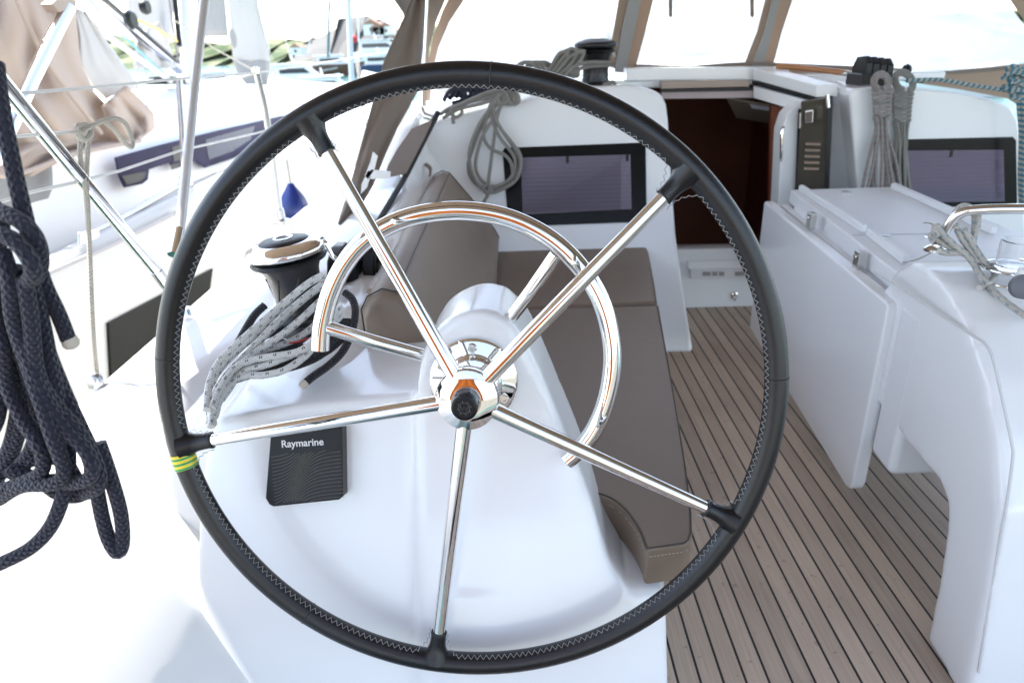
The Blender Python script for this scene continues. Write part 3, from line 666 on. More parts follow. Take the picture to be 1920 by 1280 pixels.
# roof, hatch and companionway surround
MB().prism([(-.35,3.40,1.02),(2.0,3.40,1.02),(2.0,6.5,1.02),(-.35,6.5,1.02)],(0,0,.035)).build('roof',gel,cab,bevel=.01)
y0=3.38
fr=[P(1175,128,Y=y0),P(1480,126,Y=y0),P(1480,150,Y=y0),P(1175,152,Y=y0)]
MB().prism(fr,(0,.1,0)).build('hatch_garage',gel,cab,bevel=.005)
MB().prism([P(1240,153,Y=3.30),P(1405,151,Y=3.30),P(1405,163,Y=3.30),P(1240,167,Y=3.30)],(0,.05,0)).build('hatch_edge',tanplast,cab,bevel=.003)
MB().prism([P(1240,168,Y=3.32),P(1410,165,Y=3.32),P(1410,170,Y=3.32),P(1240,173,Y=3.32)],(0,.03,0)).build('hatch_seal',blackp,cab)
MB().prism([P(1240,173,Y=3.34),P(1415,170,Y=3.34),P(1412,184,Y=3.34),P(1240,186,Y=3.34)],(0,.03,0)).build('hatch_beam',mat('pinkish_metal',(.38,.30,.30),.25,noise=.2),cab,bevel=.002)
# sliding hatch rail at the right, running aft
ra=[P(1412,150,Y=3.34),P(1530,183,Y=3.02),P(1530,160,Y=3.02),P(1412,128,Y=3.34)]
MB().prism(ra,(.09,0,0)).build('hatch_rail',gel,cab,bevel=.004)
ra=[P(1410,158,Y=3.33),P(1526,190,Y=3.02),P(1526,184,Y=3.02),P(1410,152,Y=3.33)]
MB().prism(ra,(.05,0,0)).build('rail_groove',blackm,cab)
ra=[P(1412,184,Y=3.33),P(1494,208,Y=3.04),P(1524,192,Y=3.02),P(1412,161,Y=3.33)]
MB().prism(ra,(.06,0,0)).build('lower_rail',gel,cab,bevel=.004)
# sill
MB().prism([P(1290,490,Y=3.20),P(1420,488,Y=3.20),P(1420,503,Y=3.18),P(1290,505,Y=3.18)],(0,.3,0)).build('sill',gel,cab,bevel=.006)
MB().prism([(.70,3.215,0),(1.25,3.215,0),(1.25,3.215,.30),(.70,3.215,.30)],(0,.05,0)).build('riser',gel2,cab,bevel=.004)
pt=MB().prism([P(1296,505,Y=3.18),P(1420,503,Y=3.18),P(1420,521,Y=3.19),P(1296,523,Y=3.19)],(0,.02,0)).build('scuff_plate',whitep,cab,bevel=.002)
for a,b_ in ((1318,1332),(1336,1345),(1349,1358),(1378,1396)): MB().prism([P(a,510,Y=3.178),P(b_,509.8,Y=3.178),P(b_,517,Y=3.178),P(a,517.2,Y=3.178)],(0,.004,0)).build('worn_mark',greycan,pt)
MB().lathe([(.016,0),(.016,.006),(.010,.008),(.010,.004)],P(1377,553,Y=3.21),(0,-1,0),24).build('latch',steel,cab)
MB().lathe([(.006,0),(.006,.014)],P(1377,560,Y=3.21),(0,-1,0),12).build('latch_knob',steel,cab)
# interior
MB().box((1.2,5.2,.0),(1.9,.03,2.0)).build('inner_wall',cabinin,cab)
MB().box((.70,4.3,.1),(.03,1.8,1.8)).build('inner_wall',cabinin,cab)
MB().box((1.75,4.3,.1),(.03,1.8,1.8)).build('inner_wall',cabinin,cab)
MB().box((1.2,4.2,-.55),(1.4,2.0,.03)).build('cabin_sole',mahog,cab)
MB().prism([P(1446,197,Y=3.45),P(1474,203,Y=3.45),P(1474,400,Y=3.45),P(1441,400,Y=3.45)],(0,.03,0)).build('door_jamb',mahog,cab,bevel=.003)
MB().prism([P(1362,186,Y=3.6),P(1446,200,Y=3.6),P(1446,232,Y=3.9),P(1380,222,Y=3.9)],(0,.0,.01)).build('headlining',lining,cab,bevel=.003)
MB().prism([P(1403,192,Y=3.62),P(1446,199,Y=3.62),P(1446,209,Y=3.64),P(1408,203,Y=3.64)],(0,-.01,0)).build('porthole',mat('porthole_glass',(.6,.6,.7),.1,noise=.05),cab,bevel=.002)
# folded washboard door at the right side of the opening
dr_=MB().prism([P(1502,190,Y=2.98),P(1558,182,Y=2.90),P(1545,480,Y=2.90),P(1486,480,Y=2.98)],(.012,.02,0)).build('door',mat('bronze_acrylic',(.075,.065,.05),.12,noise=.15,nscale=6),cab,bevel=.004)
MB().prism([P(1552,180,Y=2.895),P(1561,180,Y=2.895),P(1548,480,Y=2.895),P(1540,480,Y=2.895)],(.01,.015,0)).build('door_edge',blackp,dr_,bevel=.002)
for k in range(5):
    y=267+k*11.5
    MB().prism([P(1511-k*.8,y,Y=2.93),P(1538-k*.8,y+.5,Y=2.905),P(1538-k*.8,y+5.5,Y=2.90),P(1510-k*.8,y+5,Y=2.925)],(0,-.006,0)).build('vent_slot',steel2,dr_,bevel=.0015)
MB().prism([P(1508,207,Y=2.94),P(1524,204,Y=2.92),P(1522,229,Y=2.92),P(1508,229,Y=2.94)],(-.01,-.035,0)).build('lock',steel,dr_,bevel=.004)
MB().tube([P(1551,178,Y=2.89),P(1553,202,Y=2.885)],.008,10).build('hinge_bolt',steel2,dr_)
MB().tube([P(1501,212,Y=2.95),P(1500,240,Y=2.95)],.005,8,smooth=0).build('key_chain',steel2,dr_)
# moulded white door frame in front of it
fw=[(1466,245),(1476,215),(1490,199),(1502,192),(1500,230),(1494,340),(1490,400),(1488,520),(1452,520)]
MB().prism([P(x,y,Y=3.04) for x,y in fw],(0,.10,0)).build('door_frame',gel,cab,bevel=.006)
MB().prism([P(1498,205,Y=3.03),P(1503,204,Y=3.03),P(1493,470,Y=3.03),P(1487,470,Y=3.03)],(0,.01,0)).build('door_seal',blackp,cab)
MB().tube([P(1473,236,Y=3.05),P(1466,246,Y=3.04),P(1465,290,Y=3.04),P(1464,325,Y=3.06)],.006,8,smooth=4).build('grab_handle',steel,cab)

# ================================================================ cockpit table
tab=thing('cockpit_table','white cockpit table with its port leaf folded down on the teak floor','table')
TZ=.68
FL_,NL_,FR_,NR_=P(1492,360,Z=TZ),P(1690,512,Z=TZ),P(1668,356,Z=TZ),P(1872,446,Z=TZ)
xL=lambda y:.985+(y-1.7)*.085
bodyp=[(.912,1.44),(.92,1.555),(.965,1.60),(1.06,2.62),(1.42,2.62),(1.42,1.44)]
MB().prism([(x,y,.225) for x,y in bodyp],(0,0,.425)).build('body',gel2,tab,bevel=.02)
MB().prism([(.955,1.62,TZ-.05),(FL_[0]-.005,2.70,TZ-.05),(1.50,2.70,TZ-.05),(1.50,1.62,TZ-.05)],(0,0,.05)).build('top',gel2,tab,bevel=.006)
for nm,a,b_,w_ in (('fiddle',(1496,358),(1612,436),.02),('fiddle',(1622,442),(1690,496),.02),('fiddle',(1668,354),(1856,440),.02)):
    p,q=P(*a,Z=TZ),P(*b_,Z=TZ); s_=np.array([w_,0,0]); MB().prism([p,q,q+s_,p+s_],(0,0,.024)).build(nm,gel2,tab,bevel=.006)
p,q=P(1600,441,Z=TZ+.001),P(1770,438,Z=TZ+.001); MB().prism([p,q,q+[0,.004,0],p+[0,.004,0]],(0,0,.001)).build('hatch_joint',mat('joint_grey',(.5,.5,.52),.5,noise=.05),tab)
MB().lathe([(.018,0),(.018,.004),(.012,.005)],P(1588,361,Z=TZ),(0,0,1),24).build('top_fitting',steel2,tab)
MB().lathe([(.016,0),(.016,.004),(.010,.005)],P(1742,446,Z=TZ),(0,0,1),24).build('recess_ring',steel,tab)
MB().tube([P(1645,440,Z=TZ+.003),P(1670,441,Z=TZ+.003)],.003,8).build('latch',steel,tab)
lip=MB().prism([(.950,1.64,TZ-.085),(1.04,2.70,TZ-.085),(1.04,2.70,TZ-.055),(.950,1.64,TZ-.055)],(.03,0,0)).build('edge_rail',gel2,tab,bevel=.004)
MB().tube([(.951,1.62,TZ-.10),(1.035,2.68,TZ-.10)],.010,12).build('hinge_rod',steel2,tab)
# folded leaf
lf=[(1,0)]
A=P(1680,562,Y=1.60); A2=P(1645,562,Y=1.585)
Lp=[(.90,1.60),(.925,1.585),(1.005,2.70),(.975,2.71)]
leaf=MB(); zt,zb_=float(A[2]),.075
cor=[(0,zb_+.03),(.012,zb_+.008),(.035,zb_),(1,zb_-.0),(1,zt),(.035,zt),(.008,zt-.01),(0,zt-.03)]
p0=np.array([.902,1.575]); p1=np.array([.985,2.72])
poly=[]
for t,z in [(0,zb_+.035),(.006,zb_+.015),(.018,zb_+.004),(.035,zb_),(1,zb_+.02),(1,zt),(.012,zt),(.004,zt-.004),(0,zt-.012)]:
    xy=p0+(p1-p0)*t; poly.append((xy[0],xy[1],z))
LF=MB().prism(poly,(.040,.004,0)).build('leaf',gel,tab,bevel=.008,seg=3,label='folded down table leaf')
for (x,y) in ((1521,414),(1611,488)):
    p=P(x,y,X=.985 if x<1600 else .955); MB().box(p,(.022,.03,.055)).build('hinge',steel2,LF,bevel=.003); MB().lathe([(.006,0),(.005,.004)],p+np.array([-.012,0,.012]),(-1,0,0),10).build('hinge_pin',steel,LF)
# moulded aft pillar
xs=.875
side=[(1.70,.60),(1.655,.655),(1.63,.70),(1.56,.745),(1.47,.755),(1.38,.742),(1.28,.70),(1.18,.63),(1.10,.54),(1.04,.43),(1.01,.30),(.985,.12),(.975,0),(1.145,0),(1.16,.15),(1.185,.28),(1.20,.325),(1.235,.345),(1.41,.345),(1.70,.36)]
def sx(y): return .872+(y-1.1)*.085
aft=MB(); n0=len(side)
secA=[(sx(y)+.012,y,z) for y,z in side]; secB=[(1.45,y,z) for y,z in side]
aft.loft([secA,secB]); aft.build('pillar',gel,tab,remesh=.008,smooth_it=22)
seam=[(1640,508),(1700,548),(1770,595),(1830,632),(1848,645),(1862,672),(1880,750),(1897,830),(1899,860),(1885,960),(1860,1100),(1835,1260)]
MB().tube([P(x,y,X=.884) for x,y in seam],.0028,6,smooth=4).build('moulding_bead',mat('bead',(.62,.62,.62),.5,noise=.1),tab)
# bracket end of the top
MB().prism([P(1683,520,X=.95),P(1697,514,X=.95),P(1697,522,X=.95),P(1690,525,X=.95),P(1688,540,X=.95),P(1681,542,X=.95)],(.02,0,0)).build('edge_bracket',gel2,tab)
# grab rail on the pillar, rope, glass, cup holder
g2=thing('table_grab_rail','polished steel hoop rail on the table end with rope tied round it','grab rail')
MB().tube([P(x,y,Y=Y_) for x,y,Y_ in [(1757,462,1.46),(1768,440,1.45),(1786,412,1.44),(1806,398,1.43),(1830,394,1.42),(1870,392,1.41),(1930,392,1.40),(2000,394,1.4)]],.0105,16,smooth=5).build('hoop',steel,g2)
MB().lathe([(.022,0),(.022,.006),(.013,.012)],P(1752,470,Y=1.46),(0,0,1),20).build('rail_foot',steel,g2)
kr=thing('tied_rope','pale rope with blue flecks knotted round the table grab rail','rope')
K=[[(1790,420),(1792,398),(1806,386),(1822,392),(1828,410),(1826,440),(1822,470),(1828,500),(1842,520),(1862,545),(1885,565),(1905,580),(1935,600)],
 [(1792,428),(1800,400),(1812,390),(1832,400),(1832,425),(1825,452),(1830,490)],
 [(1758,442),(1752,430),(1758,424),(1768,440),(1790,460),(1812,478),(1828,498),(1842,520),(1855,532)],
 [(1750,452),(1745,440),(1752,444),(1768,456),(1790,468),(1806,470)],
 [(1795,430),(1805,450),(1820,470),(1835,488),(1850,497),(1868,499),(1884,503)],
 [(1808,430),(1820,450),(1838,480),(1850,495)],
 [(1862,505),(1866,515),(1860,525),(1848,532),(1836,540)],
 [(1760,470),(1775,474),(1800,474),(1815,480),(1830,500)]]
b=MB()
for i,s_ in enumerate(K): b.tube([P(x,y,Y=1.44-.18*max(0,(y-500))/100-.006*(i%3)) for x,y in s_],.0066,10,smooth=5)
b.build('knot_loops',greyblue,kr)
b=MB().tube([P(x,y,Y=1.44) for x,y in [(1731,418),(1745,419),(1758,428),(1765,440)]],.0014,6,smooth=4).tube([P(x,y,Y=1.46) for x,y in [(1752,470),(1735,480),(1715,488),(1692,492)]],.0014,6,smooth=4)
b.build('whipping_twine',cream,kr)
gl=thing('drinking_glass','clear glass tumbler standing in the table cup holder','glass')
gc=P(1903,505,Y=1.40); gr_=.038
MB().lathe([(gr_*.9,0),(gr_,.004),(gr_,.062),(gr_-.003,.063),(gr_-.0035,.01),(.001,.008)],gc,(0,0,1),40).build('tumbler',glassm,gl)
ch=thing('cup_holder','steel ringed cup holder beside the glass on the table','cup holder')
for r_,dz in ((.062,-.0),(.060,-.028)):
    c_=gc+np.array([.0,.0,dz+.004]); MB().tube([c_+r_*np.array([math.cos(2*PI*i/40),math.sin(2*PI*i/40),0]) for i in range(40)],.0025,8,closed=True).build('ring',steel,ch)
kn=thing('dome_cap','white domed throttle cap with grey knob at the right edge','control knob')
kc=P(1942,520,Y=1.12); MB().lathe([(.030,-.03),(.030,0),(.026,.014),(.013,.022)],kc,(0,0,1),32).build('dome',gel,kn)
MB().lathe([(.02,0),(.02,.015),(.012,.02)],P(1916,537,Y=1.06),(-.3,-1,.3),24).build('knob',mat('grey_knob',(.12,.13,.15),.5,noise=.1),kn)

# ================================================================ ropes and hardware on the cabin top
w2t,_,_=winch('winch','small black winch on the cabin top above the left bulkhead',P(1116,164,Y=3.26)+np.array([0,0,-.03]),(0,0,1),1.08,blackm,'deck winches')
q=P(1135,92,Y=3.3); MB().tube([q,q+np.array([.03,0,0]),q+np.array([.042,0,-.035])],.004,6).build('feeder_arm',steel2,w2t)
def heap(name,label,loops,mt,r,Y,grp=None,sm=5):
    t=thing(name,label,'rope',group=grp); b=MB()
    for i,s_ in enumerate(loops): b.tube([P(x,y,Y=(Y(i,y) if callable(Y) else Y)) for x,y in s_],r,8,smooth=sm)
    b.build('loops',mt,t); return t
# upright gasket coil beside the winch
L=[]
for k in range(9):
    dx=(k-4)*3.2
    L.append([(1010+dx*.9,165),(1022+dx*.9,150),(1040+dx*.7,128),(1058+dx*1.0,105),(1070+dx*1.25,92+abs(k-4)*1.6),(1080+dx*1.2,98),(1072+dx,118),(1050+dx*.8,140),(1032+dx*.9,165)])
for k in range(3): L.append([(1040,118+k*4),(1052,112+k*5),(1072,122+k*5),(1085,130+k*5),(1075,134+k*5),(1052,128+k*4)])
L.append([(1060,132),(1085,122),(1110,117),(1145,118)]); L.append([(1070,136),(1100,126),(1150,122)])
L.append([(1130,160),(1150,154),(1152,165),(1150,180)]) 
heap('coiled_rope','tightly bound grey rope coil standing against the small cabin top winch',L,greyr,.0075,lambda i,y:3.16+.012*(i%4),'grey rope coils')
L=[[(965+k*9,140),(970+k*9,124-k%2*3),(985+k*8,117),(1000+k*8,122),(1010+k*7,138)] for k in range(5)]
heap('coiled_rope','low loops of grey rope peeping over the wheel rim',L,greyr,.0075,lambda i,y:3.12+.02*i,'grey rope coils')
# hanging gasket coil in front of the left window
L=[]
L+= [[(945,178),(925,205),(902,240),(886,280),(878,310),(884,335),(905,352),(930,356),(955,345),(970,325),(974,300),(962,275),(945,250),(930,225),(922,200),(930,178)]]
L+= [[(950,180),(930,215),(905,255),(893,295),(893,320),(905,340),(925,350),(948,342),(963,325),(966,300),(955,280),(940,262),(926,235),(920,205),(926,180)]]
L+= [[(940,176),(918,205),(895,240),(880,285),(884,320),(896,345),(915,360),(935,358),(965,340),(976,315),(975,290),(960,268),(935,235),(925,200),(936,176)]]
L+= [[(945,180),(932,220),(926,262),(921,300),(916,340),(918,352)],[(922,190),(910,230),(908,260),(922,280),(945,290),(958,305),(962,325)]]
L+= [[(915,345),(908,352),(912,362),(922,360),(918,350),(915,365),(906,380)]]
for k in range(6): L.append([(928+k*7,166),(936+k*7,178),(938+k*7,190),(928+k*7,196),(921+k*6,186)])
L+= [[(835,215),(870,196),(905,180),(940,172),(975,170),(1010,166)],[(830,222),(860,205),(900,195),(940,182)],[(845,205),(880,188),(920,172),(960,165)],
     [(825,215),(850,200),(900,187),(935,180)],[(850,200),(845,212),(855,220),(866,212),(862,200),(850,205),(850,232)]]
heap('coiled_rope','long grey rope coil hanging over the left bulkhead beside its window',L,greyr,.0074,lambda i,y:2.7+RK*max(0,(.93-(y-225)/480))-.05-.006*(i%3),'grey rope coils')
L=[[(832+k*11,190-k*3),(842+k*11,172-k*2),(860+k*11,166-k),(872+k*11,176-k*2),(866+k*10,188-k*2),(848+k*10,194-k*3)] for k in range(4)]
L+=[[(840,185),(870,170),(900,172),(930,160)],[(845,176),(880,182),(912,170)]]
heap('coiled_rope','dark navy rope heap under the sprayhood at the top of the wheel',L,navy,.009,lambda i,y:3.12+.015*i)
# two coils on the right bulkhead
def hang(cx,top,loopr,bind,bot,spread,nn,leanx):
    L=[]
    for k in range(3): rr=loopr-4*k; L.append([(cx+math.cos(a)*rr*.9+leanx*(-math.sin(a))*6,top+loopr+8-math.sin(a)*rr) for a in [R(-70+ i*32) for i in range(11)]])
    for k in range(7):
        y=bind+k*8; L.append([(cx-17+k*.6,y),(cx-6,y+5),(cx+8,y+5),(cx+19-k*.5,y-1),(cx+8,y-3),(cx-17+k*.6,y)])
    for k in range(nn):
        t=(k/(nn-1)-.5); L.append([(cx+t*26,bind+52),(cx+t*20+2*math.sin(k*2.1),bind+75),(cx+t*spread*.6+4*math.sin(k*1.7),(bind+bot)/2+30),(cx+t*spread,bot)])
    return L
heap('coiled_rope','grey rope coil with red flecks hung beside the companionway door',hang(1652,128,19,168,372,78,9,0),greyred,.0068,lambda i,y:2.885-.006*(i%3),'coils on the right bulkhead')
L=hang(1690,124,22,178,372,40,7,1)
L=[[(x+ (max(0,200-y)*.10),y) for x,y in s_] for s_ in L]
heap('coiled_rope','plain grey rope coil hung just left of the right window',L,greyr,.0068,lambda i,y:2.905-.005*(i%3),'coils on the right bulkhead')
L=[[(1886+8*math.sin(k*1.7),132+5*k),(1898,124+6*k),(1912,128+5*k),(1930,136+6*k),(1915,146+5*k),(1895,142+5*k)] for k in range(9)]
L+=[[(1700,152),(1760,150),(1820,160),(1900,172)],[(1905,150),(1910,200),(1914,260),(1912,330),(1914,385)],[(1915,150),(1920,240),(1918,385)]]
heap('striped_line','teal and beige striped rope bundled at the right edge',L,tealr,.0078,lambda i,y:2.86-.01*(i%3))
ro=thing('rope_clutch','black rope clutch bank on the cabin top beside the two coils','rope clutch')
for k in range(4):
    p=P(1612+k*13,127+k*1.5,Y=3.06); MB().prism([(p[0],p[1]+a,p[2]+b_) for a,b_ in [(-.06,-.05),(-.055,.02),(-.02,.045),(.04,.04),(.07,0),(.07,-.05)]],(.026,0,0)).build('clutch_lever',blackp,ro,bevel=.004)
p=P(1606,150,Y=3.05); MB().box(p+np.array([.06,.02,.0]),(.13,.14,.05)).build('clutch_body',blackm,ro,bevel=.006)
sn=thing('block','small black turning block at the right end of the rope coils','block')
MB().lathe([(.02,-.01),(.024,0),(.02,.01)],P(1700,132,Y=3.0),(1,0,0),20).build('cheek',blackp,sn); MB().box(P(1722,151,Y=2.96),(.035,.03,.018)).build('shackle',blackp,sn,bevel=.004)
bh=thing('boat_hook','varnished wooden pole with a steel ferrule lying on the cabin top','pole')
MB().tube([P(1455,124,Y=3.34),P(1500,127,Y=3.30),P(1583,137,Y=3.18)],.0125,14).build('shaft',wood,bh)
MB().tube([P(1580,137,Y=3.185),P(1612,141,Y=3.14)],[.0135,.009],14).build('ferrule',steel2,bh)

# ================================================================ sprayhood
sh=thing('sprayhood','tan canvas sprayhood with clear vinyl windows across the cabin top','sprayhood')
def hood(px,py,Y=3.62,d=0): # windscreen plane leaning aft as it rises
    return P(px,py,pl=(np.array([0,Y-d,1.08]),np.array([0,.90,.42])/np.linalg.norm([.9,.42])))
def sheet(poly,m,name,parent,th=.004,d=0): return MB().prism([hood(x,y,d=d) for x,y in poly],(0,th,.0)).build(name,m,parent)
sheet([(880,-60),(845,0),(822,60),(808,120),(800,190),(1170,140),(1185,60),(1200,-60)],clearv,'window',sh,.002)
sheet([(1240,-60),(1225,0),(1205,60),(1188,122),(1400,118),(1425,60),(1455,-60)],clearv,'window',sh,.002)
sheet([(1492,-60),(1475,0),(1460,60),(1448,118),(1600,125),(1790,134),(1905,124),(1935,100),(1935,60),(1915,40),(1885,0),(1850,-60)],clearv,'window',sh,.002)
for nm,pl_ in (('canvas_strip',[(1175,-60),(1160,0),(1150,60),(1138,125),(1165,132),(1180,60),(1192,0),(1205,-60)]),('canvas_strip',[(1212,-60),(1200,0),(1190,60),(1170,128),(1192,126),(1210,60),(1225,0),(1240,-60)]),
               ('canvas_strip',[(1452,-60),(1435,0),(1420,60),(1396,120),(1412,124),(1438,60),(1455,0),(1466,-60)]),('canvas_strip',[(1470,-60),(1460,0),(1448,60),(1428,122),(1450,122),(1466,60),(1486,0),(1502,-60)])):
    sheet(pl_,canvas,nm,sh,.004,.01)
for nm,pl_ in (('zip_band',[(1190,-60),(1178,0),(1165,60),(1152,135),(1172,137),(1190,60),(1203,0),(1214,-60)]),('zip_band',[(1462,-60),(1447,0),(1432,60),(1406,130),(1430,130),(1448,60),(1464,0),(1476,-60)])):
    sheet(pl_,greycan,nm,sh,.004,.02)
sheet([(1140,118),(1200,121),(1300,124),(1400,118),(1450,118),(1600,124),(1780,133),(1900,122),(1935,118),(1935,215),(1890,185),(1800,168),(1690,152),(1600,148),(1480,140),(1300,136),(1180,138)],canvas,'canvas_skirt',sh,.004,.012)
MB().tube([hood(x,y,d=.02) for x,y in [(1190,124),(1260,128),(1330,123),(1400,119),(1450,120),(1600,127),(1780,136),(1890,128)]],.006,8,smooth=4).build('hem',canvas_dk,sh)
for k in (1258,1411): MB().prism([hood(k-5,-60,d=.06),hood(k+3,-60,d=.06),hood(k+3,30,d=.06),hood(k,34,d=.06),hood(k-4,30,d=.06)],(0,.004,0)).build('strap',canvas_dk,sh,bevel=.001)
MB().prism([hood(x,y,d=.014) for x,y in [(1855,-60),(1895,0),(1925,45),(1960,110),(1960,60),(1945,20),(1925,-10),(1900,-60)]],(0,.005,0)).build('canvas_edge',canvas,sh)
# left edging curve and side wing
sheet([(905,-60),(870,0),(842,42),(822,88),(812,130),(806,190),(797,190),(802,120),(812,70),(830,20),(855,-30),(870,-60)],canvas,'canvas_edge',sh,.005,.014)
sheet([(858,-60),(835,0),(818,40),(805,90),(800,150),(798,220),(786,220),(790,100),(800,0),(805,-60)],canvas_dk,'canvas_panel',sh,.005,.02)
MB().tube([P(805,-60,Y=3.10),P(799,0,Y=3.10),P(793,120,Y=3.08),P(789,195,Y=3.06),P(797,217,Y=3.05)],.010,14,smooth=4).build('hoop_tube',steel,sh)
MB().tube([P(797,217,Y=3.05),P(812,222,Y=3.03)],.014,12).build('hoop_foot',steel2,sh)
# wing hanging aft from the hoop along the coaming
wing_o=[(800,-60),(772,0),(745,60),(722,110),(705,170),(690,225),(672,290),(655,350),(640,400),(634,420)]
wing_i=[(800,-60),(796,0),(792,90),(786,165),(768,200),(745,240),(722,290),(700,345),(672,395),(648,422)]
b=MB(); N=10; secs=[]
for i in range(N):
    (x0,y0_),(x1,y1_)=wing_o[i],wing_i[i]; row=[]
    for j in range(9):
        t=j/8; px=x0+(x1-x0)*t; py=y0_+(y1_-y0_)*t
        row.append(P(px,py,Y=3.16-.115*i-.02*math.sin(t*9+i*.7)+.05*t))
    secs.append(row)
b.loft(secs,closed_sec=False,caps=False); b.build('side_wing',canvas_dk,sh,solid=.004,angle=180)
MB().prism([P(x,y,Y=Y_) for x,y,Y_ in [(772,243,2.90),(812,226,2.94),(795,262,2.82),(762,326,2.60),(722,334,2.56),(728,312,2.64),(745,282,2.76)]],(.0,-.004,0.004)).build('lower_flap',canvas_dk,sh)
for q in ([(699,285),(708,293),(702,318),(690,336),(684,330),(694,305)],[(695,318),(732,322),(732,335),(695,336)],[(678,345),(690,320),(697,322),(688,352),(676,365)]):
    MB().prism([P(x,y,Y=2.33) for x,y in q],(0,.006,0)).build('webbing_strap',whitep,sh)
MB().tube([P(x,y,X=-.41) for x,y in [(752,330),(760,324),(785,321),(790,328),(785,334)]],.005,8,smooth=3).build('track_shackle',steel,sh)
b=MB(); b.loft([[(x,y,z-.06*((x-.8)/1.6)**2) for x in [-.46+.30*k for k in range(11)]] for y,z in ((2.70,2.0),(2.95,2.03),(3.15,2.0),(3.27,1.9))],closed_sec=False,caps=False); b.build('hood_top',canvas,sh,solid=.004,angle=180)
MB().prism([(-.43,2.75,1.42),(-.43,3.1,1.36),(-.42,3.45,1.22),(-.43,3.3,1.90),(-.46,2.72,1.97)],(.004,0,0)).build('sun_block_panel',canvas_dk,sh)  # side canvas mostly out of view, added to stop sun leaking in
# ================================================================ bimini out of view, its edges set to shade the helm
bi=thing('bimini','unseen tan canvas bimini overhead, shaped to shade the helm','bimini')
b=MB(); secs=[]
for i in range(11):
    y=-.35+i*.395; secs.append([(x,y,2.20-.10*((x-.8)/2.2)**2-.05*((y-.7)/2)**2) for x in [-1.57+.365*k for k in range(13)]])
b.loft(secs,closed_sec=False,caps=False); b.build('canopy',canvas,bi,solid=.006,angle=180)
for y in (): MB().tube([(-.98,y,.6),(-.98,y,1.6),(-.9,y,2.0),(-.4,y,2.09),(1,y,2.13),(2.4,y,2.09),(2.75,y,1.6)],.0125,10,smooth=4).build('bow_tube',steel,bi) if False else None

# ================================================================ water, shore and the boats beyond
def sea_mat():
    m=mat('sea_water',(.02,.11,.10),.08,spec=.6); n=m.node_tree.nodes; l=m.node_tree.links; b=n['Principled BSDF']
    tc=n.new('ShaderNodeTexCoord'); t=n.new('ShaderNodeTexNoise'); t.inputs['Scale'].default_value=3; t.inputs['Detail'].default_value=5; l.new(tc.outputs['Object'],t.inputs['Vector'])
    bp=n.new('ShaderNodeBump'); bp.inputs['Strength'].default_value=.6; bp.inputs['Distance'].default_value=.15; l.new(t.outputs['Fac'],bp.inputs['Height']); l.new(bp.outputs[0],b.inputs['Normal']); return m
o=MB(); o.quad((-3000,-3000,-1.1),(3000,-3000,-1.1),(3000,3000,-1.1),(-3000,3000,-1.1)); o=o.build('water',sea_mat()); tag(o,'green harbour water around the moored boats','water',kind='structure')
def hill_mat():
    m=mat('hill_scrub',(.10,.15,.05),.95,noise=.5,nscale=.05); n=m.node_tree.nodes; l=m.node_tree.links; b=n['Principled BSDF']
    tc=n.new('ShaderNodeTexCoord'); t=n.new('ShaderNodeTexNoise'); t.inputs['Scale'].default_value=.25; t.inputs['Detail'].default_value=8; l.new(tc.outputs['Object'],t.inputs['Vector'])
    r_=n.new('ShaderNodeValToRGB'); e=r_.color_ramp.elements; e[0].position=.4; e[0].color=(.04,.07,.025,1); e[1].position=.62; e[1].color=(.16,.17,.09,1); l.new(t.outputs['Fac'],r_.inputs[0]); l.new(r_.outputs[0],b.inputs['Base Color']); return m
def ridge(name,label,prof,Y,depth,m,amp):
    b=MB(); xs=np.arange(prof[0][0],prof[-1][0]+1,8.); ys=np.interp(xs,[p[0] for p in prof],[p[1] for p in prof]); rr=random.Random(7)
    back=[];top=[];mid=[];front=[]
    for x,y in zip(xs,ys):
        p=P(x,y+rr.uniform(-amp,amp),Y=Y); q=p.copy(); 
        top.append(p); front.append((q[0],Y-depth,-1.4)); mid.append((q[0]+rr.uniform(-3,3),Y-depth*.55,(p[2]+1)*.55+rr.uniform(-.6,.6)*amp)); back.append((q[0],Y+depth,-1.4))
    b.loft([front,mid,top,back],closed_sec=False,caps=False); o=b.build(name,m,angle=50); return tag(o,label,'hill',kind='structure')
ridge('hills','low green scrub hills along the shore',[(-300,70),(100,66),(205,64),(240,74),(390,80),(430,84),(500,97),(540,94),(600,80),(640,84),(760,58),(800,48),(1000,66),(1400,60),(1700,35),(1950,30),(2300,30)],150,50,hill_mat(),2)
ridge('rocky_hill','grey rocky headland rising behind the masts',[(630,92),(648,60),(660,38),(674,30),(690,33),(702,33),(716,38),(732,45),(742,50),(750,62),(770,80)],130,28,mat('rock',(.11,.11,.105),.9,noise=.5,nscale=.25),2)
wht=mat('white_hull_paint',(.8,.8,.79),.3,noise=.04,nscale=2); dkb=mat('dark_blue_paint',(.02,.04,.10),.3,noise=.2,nscale=2); wood2=mat('brown_hull',(.10,.05,.03),.5,noise=.3,nscale=2)
